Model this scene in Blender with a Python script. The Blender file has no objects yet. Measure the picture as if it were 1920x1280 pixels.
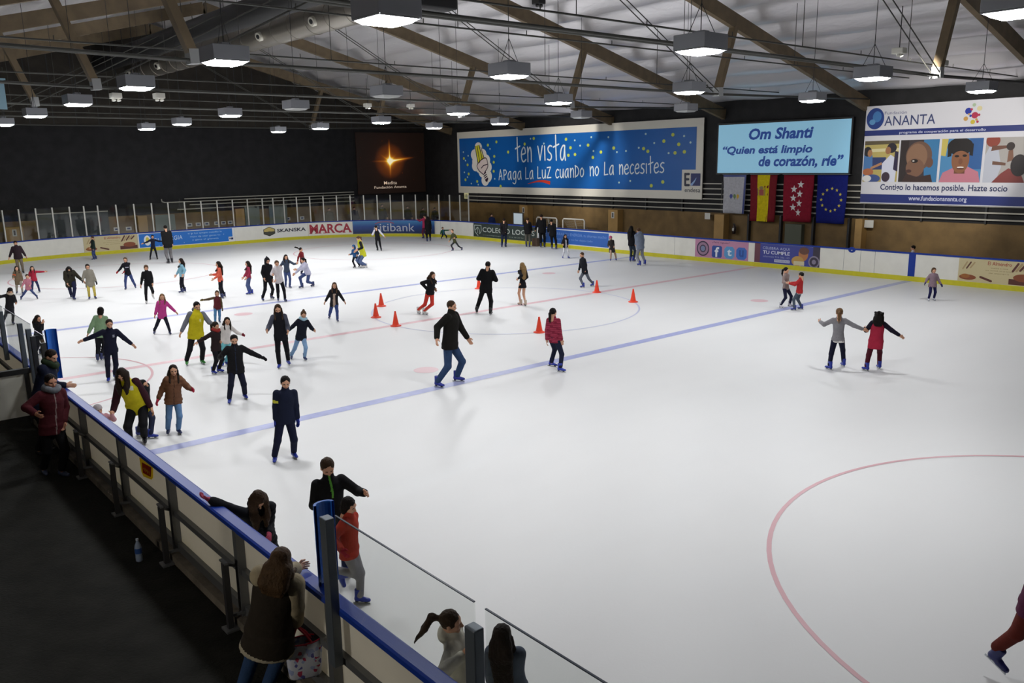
import bpy, bmesh, math, random
import numpy as np
from mathutils import Matrix, Vector

# ---------------------------------------------------------------- camera
CAM = np.array([21.4161, -17.9928, 4.8538])
YAW, PITCH, ROLL, FPX = 2.4358, -0.2129, -0.0165, 1561.96
_fw = np.array([math.cos(PITCH)*math.cos(YAW), math.cos(PITCH)*math.sin(YAW), math.sin(PITCH)])
_r = np.array([math.sin(YAW), -math.cos(YAW), 0.0]); _u = np.cross(_r, _fw)
_c, _s = math.cos(ROLL), math.sin(ROLL)
CR, CU, CF = _c*_r + _s*_u, -_s*_r + _c*_u, _fw
scene = bpy.context.scene
col = scene.collection
cd = bpy.data.cameras.new('camera'); cam = bpy.data.objects.new('camera', cd); col.objects.link(cam)
M = Matrix.Identity(4)
for i in range(3):
    M[i][0], M[i][1], M[i][2], M[i][3] = CR[i], CU[i], -CF[i], CAM[i]
cam.matrix_world = M
cd.sensor_width = 36.0; cd.lens = FPX/1920*36.0; cd.clip_start = 0.05; cd.clip_end = 300
scene.camera = cam

# ---------------------------------------------------------------- world, exposure, light level
LAMP_STRENGTH = 140.0
w = bpy.data.worlds.new('hall_air'); scene.world = w; w.use_nodes = True
w.node_tree.nodes['Background'].inputs[0].default_value = (0.6, 0.7, 0.9, 1)
w.node_tree.nodes['Background'].inputs[1].default_value = 0.004
scene.view_settings.view_transform = 'Standard'
scene.view_settings.look = 'None'
scene.view_settings.gamma = 1.0
scene.view_settings.use_curve_mapping = False
scene.view_settings.exposure = 0.0
scene.cycles.max_bounces = 6
scene.cycles.diffuse_bounces = 3
scene.cycles.transparent_max_bounces = 16
scene.cycles.sample_clamp_indirect = 6.0
scene.cycles.caustics_reflective = False
scene.cycles.caustics_refractive = False
scene.cycles.use_denoising = True
random.seed(7)
RNG = np.random.default_rng(11)

# ---------------------------------------------------------------- helpers
def ray(u, v): return CF + ((u-960)/FPX)*CR + ((640-v)/FPX)*CU
def at_z(u, v, z=0.0):
    d = ray(u, v); return CAM + d*((z-CAM[2])/d[2])
def at_y(u, v, y):
    d = ray(u, v); return CAM + d*((y-CAM[1])/d[1])
def at_x(u, v, x):
    d = ray(u, v); return CAM + d*((x-CAM[0])/d[0])
def proj(P):
    d = np.asarray(P, float)-CAM; z = d@CF
    return 960+FPX*(d@CR)/z, 640-FPX*(d@CU)/z
def nrm(v):
    v = np.asarray(v, float); return v/max(np.linalg.norm(v), 1e-9)

def lin(c):
    c = c/255.0
    return c/12.92 if c <= 0.04045 else ((c+0.055)/1.055)**2.4
def rgb(*c):
    if len(c) == 1 and isinstance(c[0], str):
        h = c[0].lstrip('#'); c = [int(h[i:i+2], 16) for i in (0, 2, 4)]
    return tuple(lin(x) for x in c)

MATS = {}
def mat(name, color, rough=0.6, metal=0.0, bump=0.0, bscale=40.0, vary=0.0, vscale=6.0, emit=None, estr=0.0, spec=0.5, coat=0.0):
    """Principled surface; vary = tonal mottling of the thing's own colour, bump = fine relief."""
    if isinstance(color, str): color = rgb(color)
    key = (name, color, rough, metal, bump, bscale, vary, emit, estr, spec, coat)
    if key in MATS: return MATS[key]
    m = bpy.data.materials.new(name); m.use_nodes = True
    nt = m.node_tree; b = nt.nodes['Principled BSDF']
    b.inputs['Base Color'].default_value = (*color, 1)
    b.inputs['Roughness'].default_value = rough
    b.inputs['Metallic'].default_value = metal
    b.inputs['Specular IOR Level'].default_value = spec
    b.inputs['Coat Weight'].default_value = coat
    if emit:
        b.inputs['Emission Color'].default_value = (*emit, 1); b.inputs['Emission Strength'].default_value = estr
    if vary or bump:
        tc = nt.nodes.new('ShaderNodeTexCoord')
    if vary:
        n = nt.nodes.new('ShaderNodeTexNoise'); n.inputs['Scale'].default_value = vscale; n.inputs['Detail'].default_value = 5
        nt.links.new(tc.outputs['Object'], n.inputs['Vector'])
        r = nt.nodes.new('ShaderNodeValToRGB')
        r.color_ramp.elements[0].position = 0.3; r.color_ramp.elements[1].position = 0.7
        r.color_ramp.elements[0].color = (*[c*(1-vary) for c in color], 1)
        r.color_ramp.elements[1].color = (*[min(1, c*(1+vary)) for c in color], 1)
        nt.links.new(n.outputs['Fac'], r.inputs['Fac']); nt.links.new(r.outputs['Color'], b.inputs['Base Color'])
    if bump:
        n = nt.nodes.new('ShaderNodeTexNoise'); n.inputs['Scale'].default_value = bscale; n.inputs['Detail'].default_value = 4
        nt.links.new(tc.outputs['Object'], n.inputs['Vector'])
        bp = nt.nodes.new('ShaderNodeBump'); bp.inputs['Strength'].default_value = bump; bp.inputs['Distance'].default_value = 0.02
        nt.links.new(n.outputs['Fac'], bp.inputs['Height']); nt.links.new(bp.outputs['Normal'], b.inputs['Normal'])
    MATS[key] = m
    return m
def fabric(c, bump=0.35, rough=0.85): return mat('fabric', rgb(c) if isinstance(c, str) else c, rough, bump=bump, bscale=22, vary=0.12, vscale=9, spec=0.2)

def setp(o, label=None, cat=None, group=None, kind=None):
    if label: o['label'] = label
    if cat: o['category'] = cat
    if group: o['group'] = group
    if kind: o['kind'] = kind
    return o
WL = {}
def empty(name, loc, label, cat, group=None, parent=None):
    o = bpy.data.objects.new(name, None); col.objects.link(o); o.location = tuple(loc); o.empty_display_size = 0.1
    WL[o] = np.array(loc, float)
    return setp(o, label, cat, group)
def link_mesh(name, me, loc, parent=None):
    o = bpy.data.objects.new(name, me); col.objects.link(o)
    WL[o] = np.array(loc, float)
    if parent is not None:
        o.parent = parent; o.location = tuple(WL[o]-WL[parent])
    else:
        o.location = tuple(loc)
    return o
def mesh_from(name, V, F, mats, mi=None, smooth=False):
    me = bpy.data.meshes.new(name)
    me.from_pydata([tuple(map(float, v)) for v in V], [], [tuple(int(i) for i in f) for f in F])
    for m in (mats if isinstance(mats, (list, tuple)) else [mats]): me.materials.append(m)
    if mi is not None: me.polygons.foreach_set('material_index', np.asarray(mi, np.int32))
    if smooth: me.polygons.foreach_set('use_smooth', np.ones(len(me.polygons), bool))
    me.update(); return me

class MB:
    """collects shapes in world coordinates; build() links them as ONE mesh object"""
    def __init__(s): s.V = []; s.F = []; s.mi = []; s.sm = []
    def add(s, V, F, m=0, smooth=False):
        b = len(s.V); s.V += [tuple(v) for v in V]; s.F += [tuple(b+i for i in f) for f in F]
        s.mi += [m]*len(F); s.sm += [smooth]*len(F); return s
    def hexa(s, P, m=0):      # 8 corners: bottom ccw, top ccw
        return s.add(P, [(3,2,1,0),(4,5,6,7),(0,1,5,4),(1,2,6,5),(2,3,7,6),(3,0,4,7)], m)
    def box(s, lo, hi, m=0):
        x0,y0,z0 = lo; x1,y1,z1 = hi
        return s.hexa([(x0,y0,z0),(x1,y0,z0),(x1,y1,z0),(x0,y1,z0),(x0,y0,z1),(x1,y0,z1),(x1,y1,z1),(x0,y1,z1)], m)
    def bar(s, a, b, w, h, up=(0,0,1), m=0):    # rectangular bar from a to b
        a = np.array(a, float); b = np.array(b, float); d = nrm(b-a)
        up = np.array(up, float)
        if abs(d@up) > 0.98: up = np.array([1.0,0,0])
        sd = nrm(np.cross(d, up)); u = np.cross(sd, d)
        P = []
        for e in (a, b):
            for i, j in ((-1,-1),(1,-1),(1,1),(-1,1)): P.append(e+sd*w/2*i+u*h/2*j)
        return s.hexa(P, m)
    def tube(s, pts, r, n=10, m=0, cap=True):
        pts = [np.array(p, float) for p in pts]; rs = r if isinstance(r, (list, tuple)) else [r]*len(pts)
        V = []; F = []; prev = None
        for i, p in enumerate(pts):
            d = nrm(pts[min(i+1, len(pts)-1)]-pts[max(i-1, 0)])
            ref = np.array([0,0,1.0]) if abs(d[2]) < 0.95 else np.array([1.0,0,0])
            x = nrm(np.cross(d, ref)) if prev is None else nrm(prev-d*(prev@d)); prev = x
            y = np.cross(d, x)
            for k in range(n):
                a = 2*math.pi*k/n; V.append(p+rs[i]*(math.cos(a)*x+math.sin(a)*y))
        for i in range(len(pts)-1):
            for k in range(n):
                F.append((i*n+k, i*n+(k+1)%n, (i+1)*n+(k+1)%n, (i+1)*n+k))
        s.add(V, F, m, True)
        if cap: s.add(V, [tuple(range(n-1, -1, -1)), tuple((len(pts)-1)*n+k for k in range(n))], m)
        return s
    def lathe(s, c, prof, n=24, m=0):   # prof [(r,z)...]
        V = []; F = []
        for r, z in prof:
            for k in range(n):
                a = 2*math.pi*k/n; V.append((c[0]+r*math.cos(a), c[1]+r*math.sin(a), c[2]+z))
        for i in range(len(prof)-1):
            for k in range(n): F.append((i*n+k, i*n+(k+1)%n, (i+1)*n+(k+1)%n, (i+1)*n+k))
        s.add(V, F, m, True)
        return s.add(V, [tuple(range(n-1, -1, -1)), tuple((len(prof)-1)*n+k for k in range(n))], m)
    def build(s, name, mats, parent=None, loc=None, bevel=0.0):
        V = np.array(s.V, float)
        if loc is None:
            lo, hi = V.min(0), V.max(0); loc = np.array([(lo[0]+hi[0])/2, (lo[1]+hi[1])/2, lo[2]])
        loc = np.array(loc, float)
        me = mesh_from(name, V-loc, s.F, mats, s.mi)
        me.polygons.foreach_set('use_smooth', np.array(s.sm, bool)); me.update()
        o = link_mesh(name, me, loc, parent)
        if bevel:
            b = o.modifiers.new('bevel', 'BEVEL'); b.width = bevel; b.segments = 2; b.limit_method = 'ANGLE'
        return o

# ---- flat lettering and shapes (text outlines are turned into triangles, then laid on a surface by a map (x,z)->point)
_TXT = {}
def glyphs(text, bold=0.0, shear=0.0, space=1.0):
    k = (text, bold, shear, space)
    if k in _TXT: return _TXT[k]
    cu = bpy.data.curves.new('lettering', 'FONT'); cu.body = text; cu.offset = bold; cu.shear = shear
    cu.space_character = space; cu.resolution_u = 3; cu.fill_mode = 'FRONT'
    o = bpy.data.objects.new('lettering', cu); col.objects.link(o)
    dg = bpy.context.evaluated_depsgraph_get(); dg.update()
    me = bpy.data.meshes.new_from_object(o.evaluated_get(dg))
    V = np.array([v.co[:2] for v in me.vertices]); F = [tuple(p.vertices) for p in me.polygons]
    bpy.data.objects.remove(o); bpy.data.curves.remove(cu); bpy.data.meshes.remove(me)
    _TXT[k] = (V, F); return V, F
def lettering(parent, text, fmap, box, m, bold=0.0, shear=0.0, space=1.0, off=0.012, name='lettering', base=None):
    """box = (x0, z0, x1, z1): the text's ink is stretched to fill it, in the coordinates of fmap"""
    V, F = glyphs(text, bold, shear, space)
    lo, hi = V.min(0), V.max(0); x0, z0, x1, z1 = box
    P = [fmap(x0+(v[0]-lo[0])/(hi[0]-lo[0])*(x1-x0), z0+(v[1]-lo[1])/(hi[1]-lo[1])*(z1-z0), off) for v in V]
    b = MB(); b.add(P, F); return b.build(name, m, parent)
def layer(b, off):      # each printed shape lies a hair above the one before it
    b.k = getattr(b, 'k', -1)+1; return off+8e-5*min(b.k, 110)
def quad_strip(b, fmap, x0, z0, x1, z1, off, m=0, n=1):
    off = layer(b, off)
    V = []; F = []
    for i in range(n+1):
        x = x0+(x1-x0)*i/n; V += [fmap(x, z0, off), fmap(x, z1, off)]
    for i in range(n): F.append((2*i, 2*i+2, 2*i+3, 2*i+1))
    b.add(V, F, m)
def poly(b, fmap, pts, off, m=0):
    off = layer(b, off)
    b.add([fmap(x, z, off) for x, z in pts], [tuple(range(len(pts)))], m)
def oval(b, fmap, cx, cz, rx, rz, off, m=0, n=20, rot=0.0, a0=0.0, a1=2*math.pi):
    ca, sa = math.cos(rot), math.sin(rot); P = []
    for k in range(n):
        a = a0+(a1-a0)*k/(n if a1-a0 > 6.28 else n-1); x, z = rx*math.cos(a), rz*math.sin(a)
        P.append((cx+x*ca-z*sa, cz+x*sa+z*ca))
    poly(b, fmap, P, off, m)
def star(b, fmap, cx, cz, r, off, m=0, n=5, inner=0.42, rot=math.pi/2):
    P = []
    for k in range(2*n):
        a = rot+math.pi*k/n; q = r if k % 2 == 0 else r*inner; P.append((cx+q*math.cos(a), cz+q*math.sin(a)))
    c = fmap(cx, cz, off); b.add([c]+[fmap(x, z, off) for x, z in P], [(0, 1+k, 1+(k+1) % (2*n)) for k in range(2*n)], m)
def smooth_line(pts, n=6):
    pts = [np.array(p, float) for p in pts]
    if len(pts) < 3: return pts
    q = [2*pts[0]-pts[1]]+pts+[2*pts[-1]-pts[-2]]; out = []
    for i in range(1, len(q)-2):
        for k in range(n):
            t = k/n; a, b_, c_, d = q[i-1], q[i], q[i+1], q[i+2]
            out.append(0.5*((2*b_)+(-a+c_)*t+(2*a-5*b_+4*c_-d)*t*t+(-a+3*b_-3*c_+d)*t**3))
    return out+[pts[-1]]
def stroke(b, fmap, pts, wd, off, m=0, taper=None):
    P = smooth_line(pts); L = []; R = []; off = layer(b, off)
    for i, p in enumerate(P):
        d = nrm(P[min(i+1, len(P)-1)]-P[max(i-1, 0)]); nn = np.array([-d[1], d[0]])
        w_ = wd/2 if taper is None else wd/2*taper(i/(len(P)-1))
        L.append(p+nn*w_); R.append(p-nn*w_)
    V = [fmap(*x, off) for x in L]+[fmap(*x, off) for x in R]; n = len(P)
    b.add(V, [(i, i+1, n+i+1, n+i) for i in range(n-1)], m)
    if taper is None:
        for p in (P[0], P[-1]): oval(b, fmap, p[0], p[1], wd/2, wd/2, off, m, 8)
HAND = {
 't': (.62, [[(.25,1.75),(.28,.8),(.32,0)], [(0,.92),(.6,1.12)]]),
 'e': (.68, [[(.07,.5),(.55,.62),(.5,.95),(.32,1.02),(.1,.75),(.05,.35),(.2,.02),(.42,0),(.62,.14)]]),
 'n': (.62, [[(.06,1.05),(.09,.5),(.1,0)], [(.1,.62),(.25,.95),(.42,1.02),(.52,.7),(.54,0)]]),
 'v': (.58, [[(0,1),(.25,0)], [(.25,0),(.52,1.02)]]),
 'i': (.25, [[(.08,1),(.12,0)]]),
 's': (.58, [[(.52,.98),(.3,1.02),(.1,.85),(.15,.62),(.42,.42),(.48,.18),(.3,0),(.03,.06)]]),
 'a': (.66, [[(.52,.92),(.34,1.02),(.1,.7),(.05,.25),(.2,.0),(.4,.22),(.5,.9)], [(.5,1.02),(.52,.4),(.58,0)]]),
 'A': (.6, [[(0,0),(.26,1.3)], [(.26,1.3),(.52,0)], [(.08,.42),(.46,.5)]]),
 'P': (.55, [[(.08,0),(.08,1.25)], [(.02,1.2),(.35,1.22),(.48,.95),(.35,.68),(.08,.55)]]),
 'g': (.62, [[(.5,.92),(.32,1.02),(.08,.7),(.08,.2),(.22,.05),(.4,.25),(.5,.9)], [(.5,1),(.5,.1),(.46,-.35),(.28,-.55),(.02,-.42)]]),
 'p': (.6, [[(.08,1),(.08,-.5)], [(.08,.8),(.3,1),(.5,.75),(.45,.2),(.25,0),(.08,.15)]]),
 'L': (.58, [[(.08,1.42),(.06,.02)], [(.06,.02),(.52,.06)]]),
 'u': (.62, [[(.04,1),(.06,.3),(.2,0),(.4,.15),(.5,.8)], [(.5,1),(.52,.4),(.55,0)]]),
 'Z': (.62, [[(.02,1.26),(.52,1.32)], [(.52,1.32),(.04,.03)], [(.04,.03),(.58,.06)]]),
 'c': (.56, [[(.5,.9),(.32,1.02),(.08,.7),(.06,.25),(.24,0),(.52,.14)]]),
 'D': (.62, [[(.08,0),(.08,1.32)], [(.02,1.3),(.35,1.15),(.54,.75),(.42,.25),(.05,0)]]),
 'o': (.62, [[(.3,1.02),(.08,.75),(.06,.3),(.26,0),(.48,.25),(.52,.7),(.3,1.02)]]),
 ' ': (.45, []),
}
def handwriting(parent, text, fmap, x0, z0, x1, z1, xh, wd, m, off=0.02):
    """pen-stroke capitals and small letters along the base line (x0,z0)-(x1,z1)"""
    tot = sum(HAND[c][0] for c in text)+0.12*(len(text)-1); sx = math.hypot(x1-x0, z1-z0)/tot
    ux, uz = (x1-x0)/(sx*tot), (z1-z0)/(sx*tot); b = MB(); x = 0.0
    for c in text:
        wdt, st = HAND[c]
        for s_ in st:
            stroke(b, fmap, [(x0+(x+p[0])*sx*ux, z0+(x+p[0])*sx*uz+p[1]*xh) for p in s_], wd, off)
        x += wdt+0.12
    return b.build('lettering', m, parent)
def plane_y(y, sgn=-1):
    return lambda x, z, off=0.0: np.array([x, y+sgn*off, z])
def plane_x(x0, sgn=1):
    return lambda y, z, off=0.0: np.array([x0+sgn*off, y, z])
# ---------------------------------------------------------------- smooth solids for bodies and clothes
class Field:
    """signed distance grid; shapes melt into each other; mesh() walks the zero surface"""
    def __init__(s, lo, hi, h):
        s.lo = np.array(lo, float)-2*h; s.h = h
        s.n = np.ceil((np.array(hi, float)+2*h-s.lo)/h).astype(int)+1
        s.F = np.full(s.n, 1.0, np.float32)
        s.ax = [(s.lo[i]+h*np.arange(s.n[i])) for i in range(3)]
    def win(s, lo, hi, pad):
        sl = []
        for i in range(3):
            a = max(0, int((lo[i]-pad-s.lo[i])/s.h)); b = min(s.n[i], int((hi[i]+pad-s.lo[i])/s.h)+2)
            if b <= a: return None, None
            sl.append(slice(a, b))
        P = np.stack(np.meshgrid(*[s.ax[i][sl[i]] for i in range(3)], indexing='ij'), -1)
        return tuple(sl), P
    def mix(s, sl, d, k, sub=False):
        A = s.F[sl]
        if sub: s.F[sl] = np.maximum(A, -d); return
        if k <= 0: s.F[sl] = np.minimum(A, d); return
        hh = np.clip(0.5+0.5*(d-A)/k, 0, 1); s.F[sl] = d*(1-hh)+A*hh-k*hh*(1-hh)
    def cone(s, a, b, ra, rb, k=0.02, sub=False):
        a = np.asarray(a, float); b = np.asarray(b, float); R = max(ra, rb)
        sl, P = s.win(np.minimum(a, b)-R, np.maximum(a, b)+R, 3*s.h+k)
        if sl is None: return s
        ab = b-a; t = np.clip(((P-a)@ab)/max(ab@ab, 1e-9), 0, 1)
        d = np.linalg.norm(P-a-t[..., None]*ab, axis=-1)-(ra+(rb-ra)*t)
        s.mix(sl, d, k, sub); return s
    def chain(s, pts, rs, k=0.02):
        for i in range(len(pts)-1): s.cone(pts[i], pts[i+1], rs[i], rs[i+1], k)
        return s
    def ell(s, c, R, rad, k=0.02, sub=False):
        """R rows are the ellipsoid's axes"""
        c = np.asarray(c, float); rad = np.asarray(rad, float); m = rad.max()
        sl, P = s.win(c-m, c+m, 3*s.h+k)
        if sl is None: return s
        q = (P-c)@np.asarray(R).T
        k0 = np.linalg.norm(q/rad, axis=-1); k1 = np.linalg.norm(q/rad**2, axis=-1)
        s.mix(sl, k0*(k0-1)/np.maximum(k1, 1e-6), k, sub); return s
    def trunk(s, a, b, left, fwd, prof, k=0.02):
        """tube of oval section from a to b; prof = [(t, half width, half depth, forward shift)]"""
        a = np.asarray(a, float); b = np.asarray(b, float); ab = b-a; L = np.linalg.norm(ab); u = ab/L
        T = [p[0] for p in prof]; m = max(max(p[1], p[2]) for p in prof)
        sl, P = s.win(np.minimum(a, b)-m, np.maximum(a, b)+m, 3*s.h+k)
        if sl is None: return s
        q = P-a; y = q@u; t = np.clip(y/L, 0, 1)
        wd = np.interp(t, T, [p[1] for p in prof]); dp = np.interp(t, T, [p[2] for p in prof]); sh = np.interp(t, T, [p[3] for p in prof])
        x = q@left; z = q@fwd-sh
        k0 = np.sqrt((x/wd)**2+(z/dp)**2); k1 = np.sqrt((x/wd**2)**2+(z/dp**2)**2)
        dl = np.where(k0 > 1e-4, k0*(k0-1)/np.maximum(k1, 1e-6), -np.minimum(wd, dp))
        da = np.maximum(-y, y-L)
        d = np.where(da > 0, np.sqrt(np.maximum(dl, 0)**2+da**2), np.maximum(dl, da))
        s.mix(sl, d, k); return s
    def mesh(s):
        F = s.F; h = s.h; ins = F < 0
        nx, ny, nz = F.shape
        corner = [(i, j, k) for i in (0, 1) for j in (0, 1) for k in (0, 1)]
        cnt = sum(ins[i:nx-1+i, j:ny-1+j, k:nz-1+k].astype(np.int8) for i, j, k in corner)
        act = (cnt > 0) & (cnt < 8)
        idx = np.argwhere(act)
        if len(idx) == 0: return np.zeros((0, 3)), []
        acc = np.zeros((len(idx), 3)); num = np.zeros(len(idx))
        vals = {c: F[idx[:, 0]+c[0], idx[:, 1]+c[1], idx[:, 2]+c[2]] for c in corner}
        for c in corner:
            for ax in range(3):
                if c[ax]: continue
                e = list(c); e[ax] = 1; va, vb = vals[c], vals[tuple(e)]
                x = (va < 0) != (vb < 0)
                t = np.where(x, va/np.where(x, va-vb, 1), 0)
                p = np.tile(np.array(c, float), (len(idx), 1)); p[:, ax] += t
                acc += p*x[:, None]; num += x
        V = s.lo+h*(idx+acc/num[:, None])
        vid = np.full(act.shape, -1, np.int64); vid[tuple(idx.T)] = np.arange(len(idx))
        Q = []
        for ax in range(3):
            o = [1, 2] if ax == 0 else ([2, 0] if ax == 1 else [0, 1])
            sa = [slice(None)]*3; sb = [slice(None)]*3; sa[ax] = slice(0, -1); sb[ax] = slice(1, None)
            A = ins[tuple(sa)]; B = ins[tuple(sb)]; e = np.argwhere(A != B)
            e = e[(e[:, o[0]] > 0) & (e[:, o[1]] > 0) & (e[:, o[0]] < F.shape[o[0]]-1) & (e[:, o[1]] < F.shape[o[1]]-1)]
            flip = A[tuple(e.T)]
            def g(d0, d1):
                q = e.copy(); q[:, o[0]] += d0; q[:, o[1]] += d1; return vid[tuple(q.T)]
            q = np.stack([g(-1, -1), g(0, -1), g(0, 0), g(-1, 0)], 1)
            q[~flip] = q[~flip][:, ::-1]
            Q.append(q)
        Q = np.concatenate(Q); Q = Q[(Q >= 0).all(1)]
        return V, Q

def np_mesh(name, V, Q, mats, mi=None, smooth=True):
    me = bpy.data.meshes.new(name)
    me.vertices.add(len(V)); me.vertices.foreach_set('co', np.asarray(V, np.float32).ravel())
    me.loops.add(Q.size); me.loops.foreach_set('vertex_index', np.asarray(Q, np.int32).ravel())
    me.polygons.add(len(Q)); me.polygons.foreach_set('loop_start', np.arange(0, Q.size, 4, dtype=np.int32))
    for m in mats: me.materials.append(m)
    if mi is not None: me.polygons.foreach_set('material_index', np.asarray(mi, np.int32))
    me.polygons.foreach_set('use_smooth', np.full(len(Q), smooth))
    me.update(calc_edges=True); me.validate(); return me

I3 = np.eye(3)
# ---- one head, one hand and one skate, shaped once at full size (x = left, y = forward, z = up)
def make_head(h):
    f = Field((-.11, -.13, -.21), (.11, .14, .14), h)
    f.ell((0, -.008, .018), I3, (.077, .096, .097), .02)
    f.ell((0, .018, -.045), I3, (.057, .070, .072), .03)
    f.ell((0, .058, -.088), I3, (.026, .024, .020), .025)          # chin
    f.cone((-.045, .066, .022), (.045, .066, .022), .018, .018, .02)   # brow
    f.cone((0, .088, .008), (0, .108, -.030), .008, .0135, .012)     # nose
    f.cone((-.012, .092, -.034), (.012, .092, -.034), .008, .008, .01)
    for s_ in (-1, 1):
        f.ell((s_*.042, .062, -.028), I3, (.020, .018, .018), .02)    # cheek
        f.ell((s_*.078, -.012, -.012), I3, (.009, .020, .031), .008)  # ear
        f.ell((s_*.032, .093, .004), I3, (.016, .010, .011), .0, sub=True)  # eye socket
    f.cone((-.02, .083, -.062), (.02, .083, -.062), .007, .007, .01)   # lips
    f.cone((0, -.02, -.05), (0, -.03, -.19), .050, .052, .03)          # neck
    V, Q = f.mesh(); C = V[Q].mean(1); mi = np.zeros(len(Q), int)
    for s_ in (-1, 1):
        mi[(np.abs(C[:, 0]-s_*.032) < .016) & (np.abs(C[:, 2]-.004) < .009) & (C[:, 1] > .06)] = 1
    mi[(np.abs(C[:, 0]) < .024) & (np.abs(C[:, 2]+.062) < .009) & (C[:, 1] > .072)] = 2
    return V, Q, mi
HEADS = {0: make_head(.0055), 1: make_head(.009), 2: make_head(.016)}
def make_hand(h, curl, puff=0.0):
    """right hand: wrist at 0, fingers along -z, palm facing +x (towards the thigh), thumb forward (+y)"""
    f = Field((-.07, -.09, -.24), (.14, .11, .05), h)
    f.ell((0, 0, -.052), I3, (.016+puff, .041+puff, .050+puff), .01)
    f.cone((0, 0, .02), (0, 0, -.03), .025+puff, .028+puff, .02)
    for j, (y, ln) in enumerate(((.030, .078), (.010, .088), (-.010, .082), (-.029, .064))):
        a = np.array([0, y*.95, -.092]); th = 0.15; r = .0088+puff; p = a
        for seg, fr in enumerate((.44, .32, .24)):
            d = np.array([math.sin(th), (y*.9)*.8*(1-curl), -math.cos(th)]); q = p+nrm(d)*ln*fr
            f.cone(p, q, r, r*.93, .004); p = q; r *= .93; th += curl*(1.0+.15*j)
    a = np.array([.008, .030, -.035]); b_ = np.array([.022, .058, -.062]); c_ = np.array([.034, .062, -.092])
    f.chain([a, b_, c_], [.014+puff, .0115+puff, .009+puff], .008)
    return f.mesh()
HANDS = {(q, k, g): make_hand((.0045, .008, .014)[q], (.35, 1.25)[k], .004*g+(.0, .002, .004)[q]) for q in (0, 1, 2) for k in (0, 1) for g in (0, 1)}
def make_boot(h):
    f = Field((-.07, -.13, -.02), (.07, .21, .30), h)
    f.cone((0, -.055, .085), (0, .05, .078), .041, .042, .02)
    f.cone((0, .05, .075), (0, .14, .066), .043, .036, .02)
    f.cone((0, -.045, .10), (0, -.035, .255), .046, .054, .03)
    f.cone((0, .0, .12), (0, .02, .24), .038, .036, .03)
    sl, P = f.win((-.07, -.13, -.02), (.07, .21, .30), 0)
    f.F[sl] = np.maximum(f.F[sl], .045-P[..., 2])
    f.F[sl] = np.maximum(f.F[sl], P[..., 2]-.262)
    V, Q = f.mesh(); C = V[Q].mean(1); return V, Q, np.where(C[:, 2] < .058, 1, 0)
BOOTS = {0: make_boot(.008), 1: make_boot(.016)}
def make_shoe():
    f = Field((-.06, -.12, -.01), (.06, .2, .14), .01)
    f.cone((0, -.06, .045), (0, .06, .04), .04, .042, .02); f.cone((0, .05, .038), (0, .13, .034), .042, .034, .02)
    f.cone((0, -.05, .06), (0, -.045, .11), .038, .04, .02)
    sl, P = f.win((-.06, -.12, -.01), (.06, .2, .14), 0); f.F[sl] = np.maximum(f.F[sl], .004-P[..., 2])
    V, Q = f.mesh(); return V, Q, np.zeros(len(Q), int)
SHOE = make_shoe()

M_STEEL = mat('blade_steel', (.55, .57, .6), .3, 1.0)
M_EYE = mat('eye', rgb(34, 24, 20), .25)
M_LIP = mat('lip', rgb(150, 84, 76), .5)
SKIN = {'a': mat('skin', rgb(202, 152, 122), .55, vary=.06, vscale=14), 'b': mat('skin', rgb(186, 132, 104), .55, vary=.06, vscale=14)}
def hairmat(c): return mat('hair', rgb(c), .55, bump=.6, bscale=60, vary=.25, vscale=18, spec=.12)
BROWN, DARK, BLACK, BLOND, MID = '#3a2a1c', '#241a14', '#15110f', '#7d6340', '#4d3826'

def ik(a, t, l1, l2, pole):
    d = t-a; L = np.linalg.norm(d); mx = (l1+l2)*.995
    if L > mx: t = a+d*mx/L; L = mx
    L = max(L, abs(l1-l2)*1.05+.01); u = nrm(t-a)
    x = (l1*l1-l2*l2+L*L)/(2*L); hgt = math.sqrt(max(l1*l1-x*x, 0))
    pl = pole-u*(pole@u); pl = nrm(pl)
    return a+u*x+pl*hgt, t

def xf(V, R, c, s): return c+(V*s)@R      # rows of R are the world directions of local x, y, z

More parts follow.
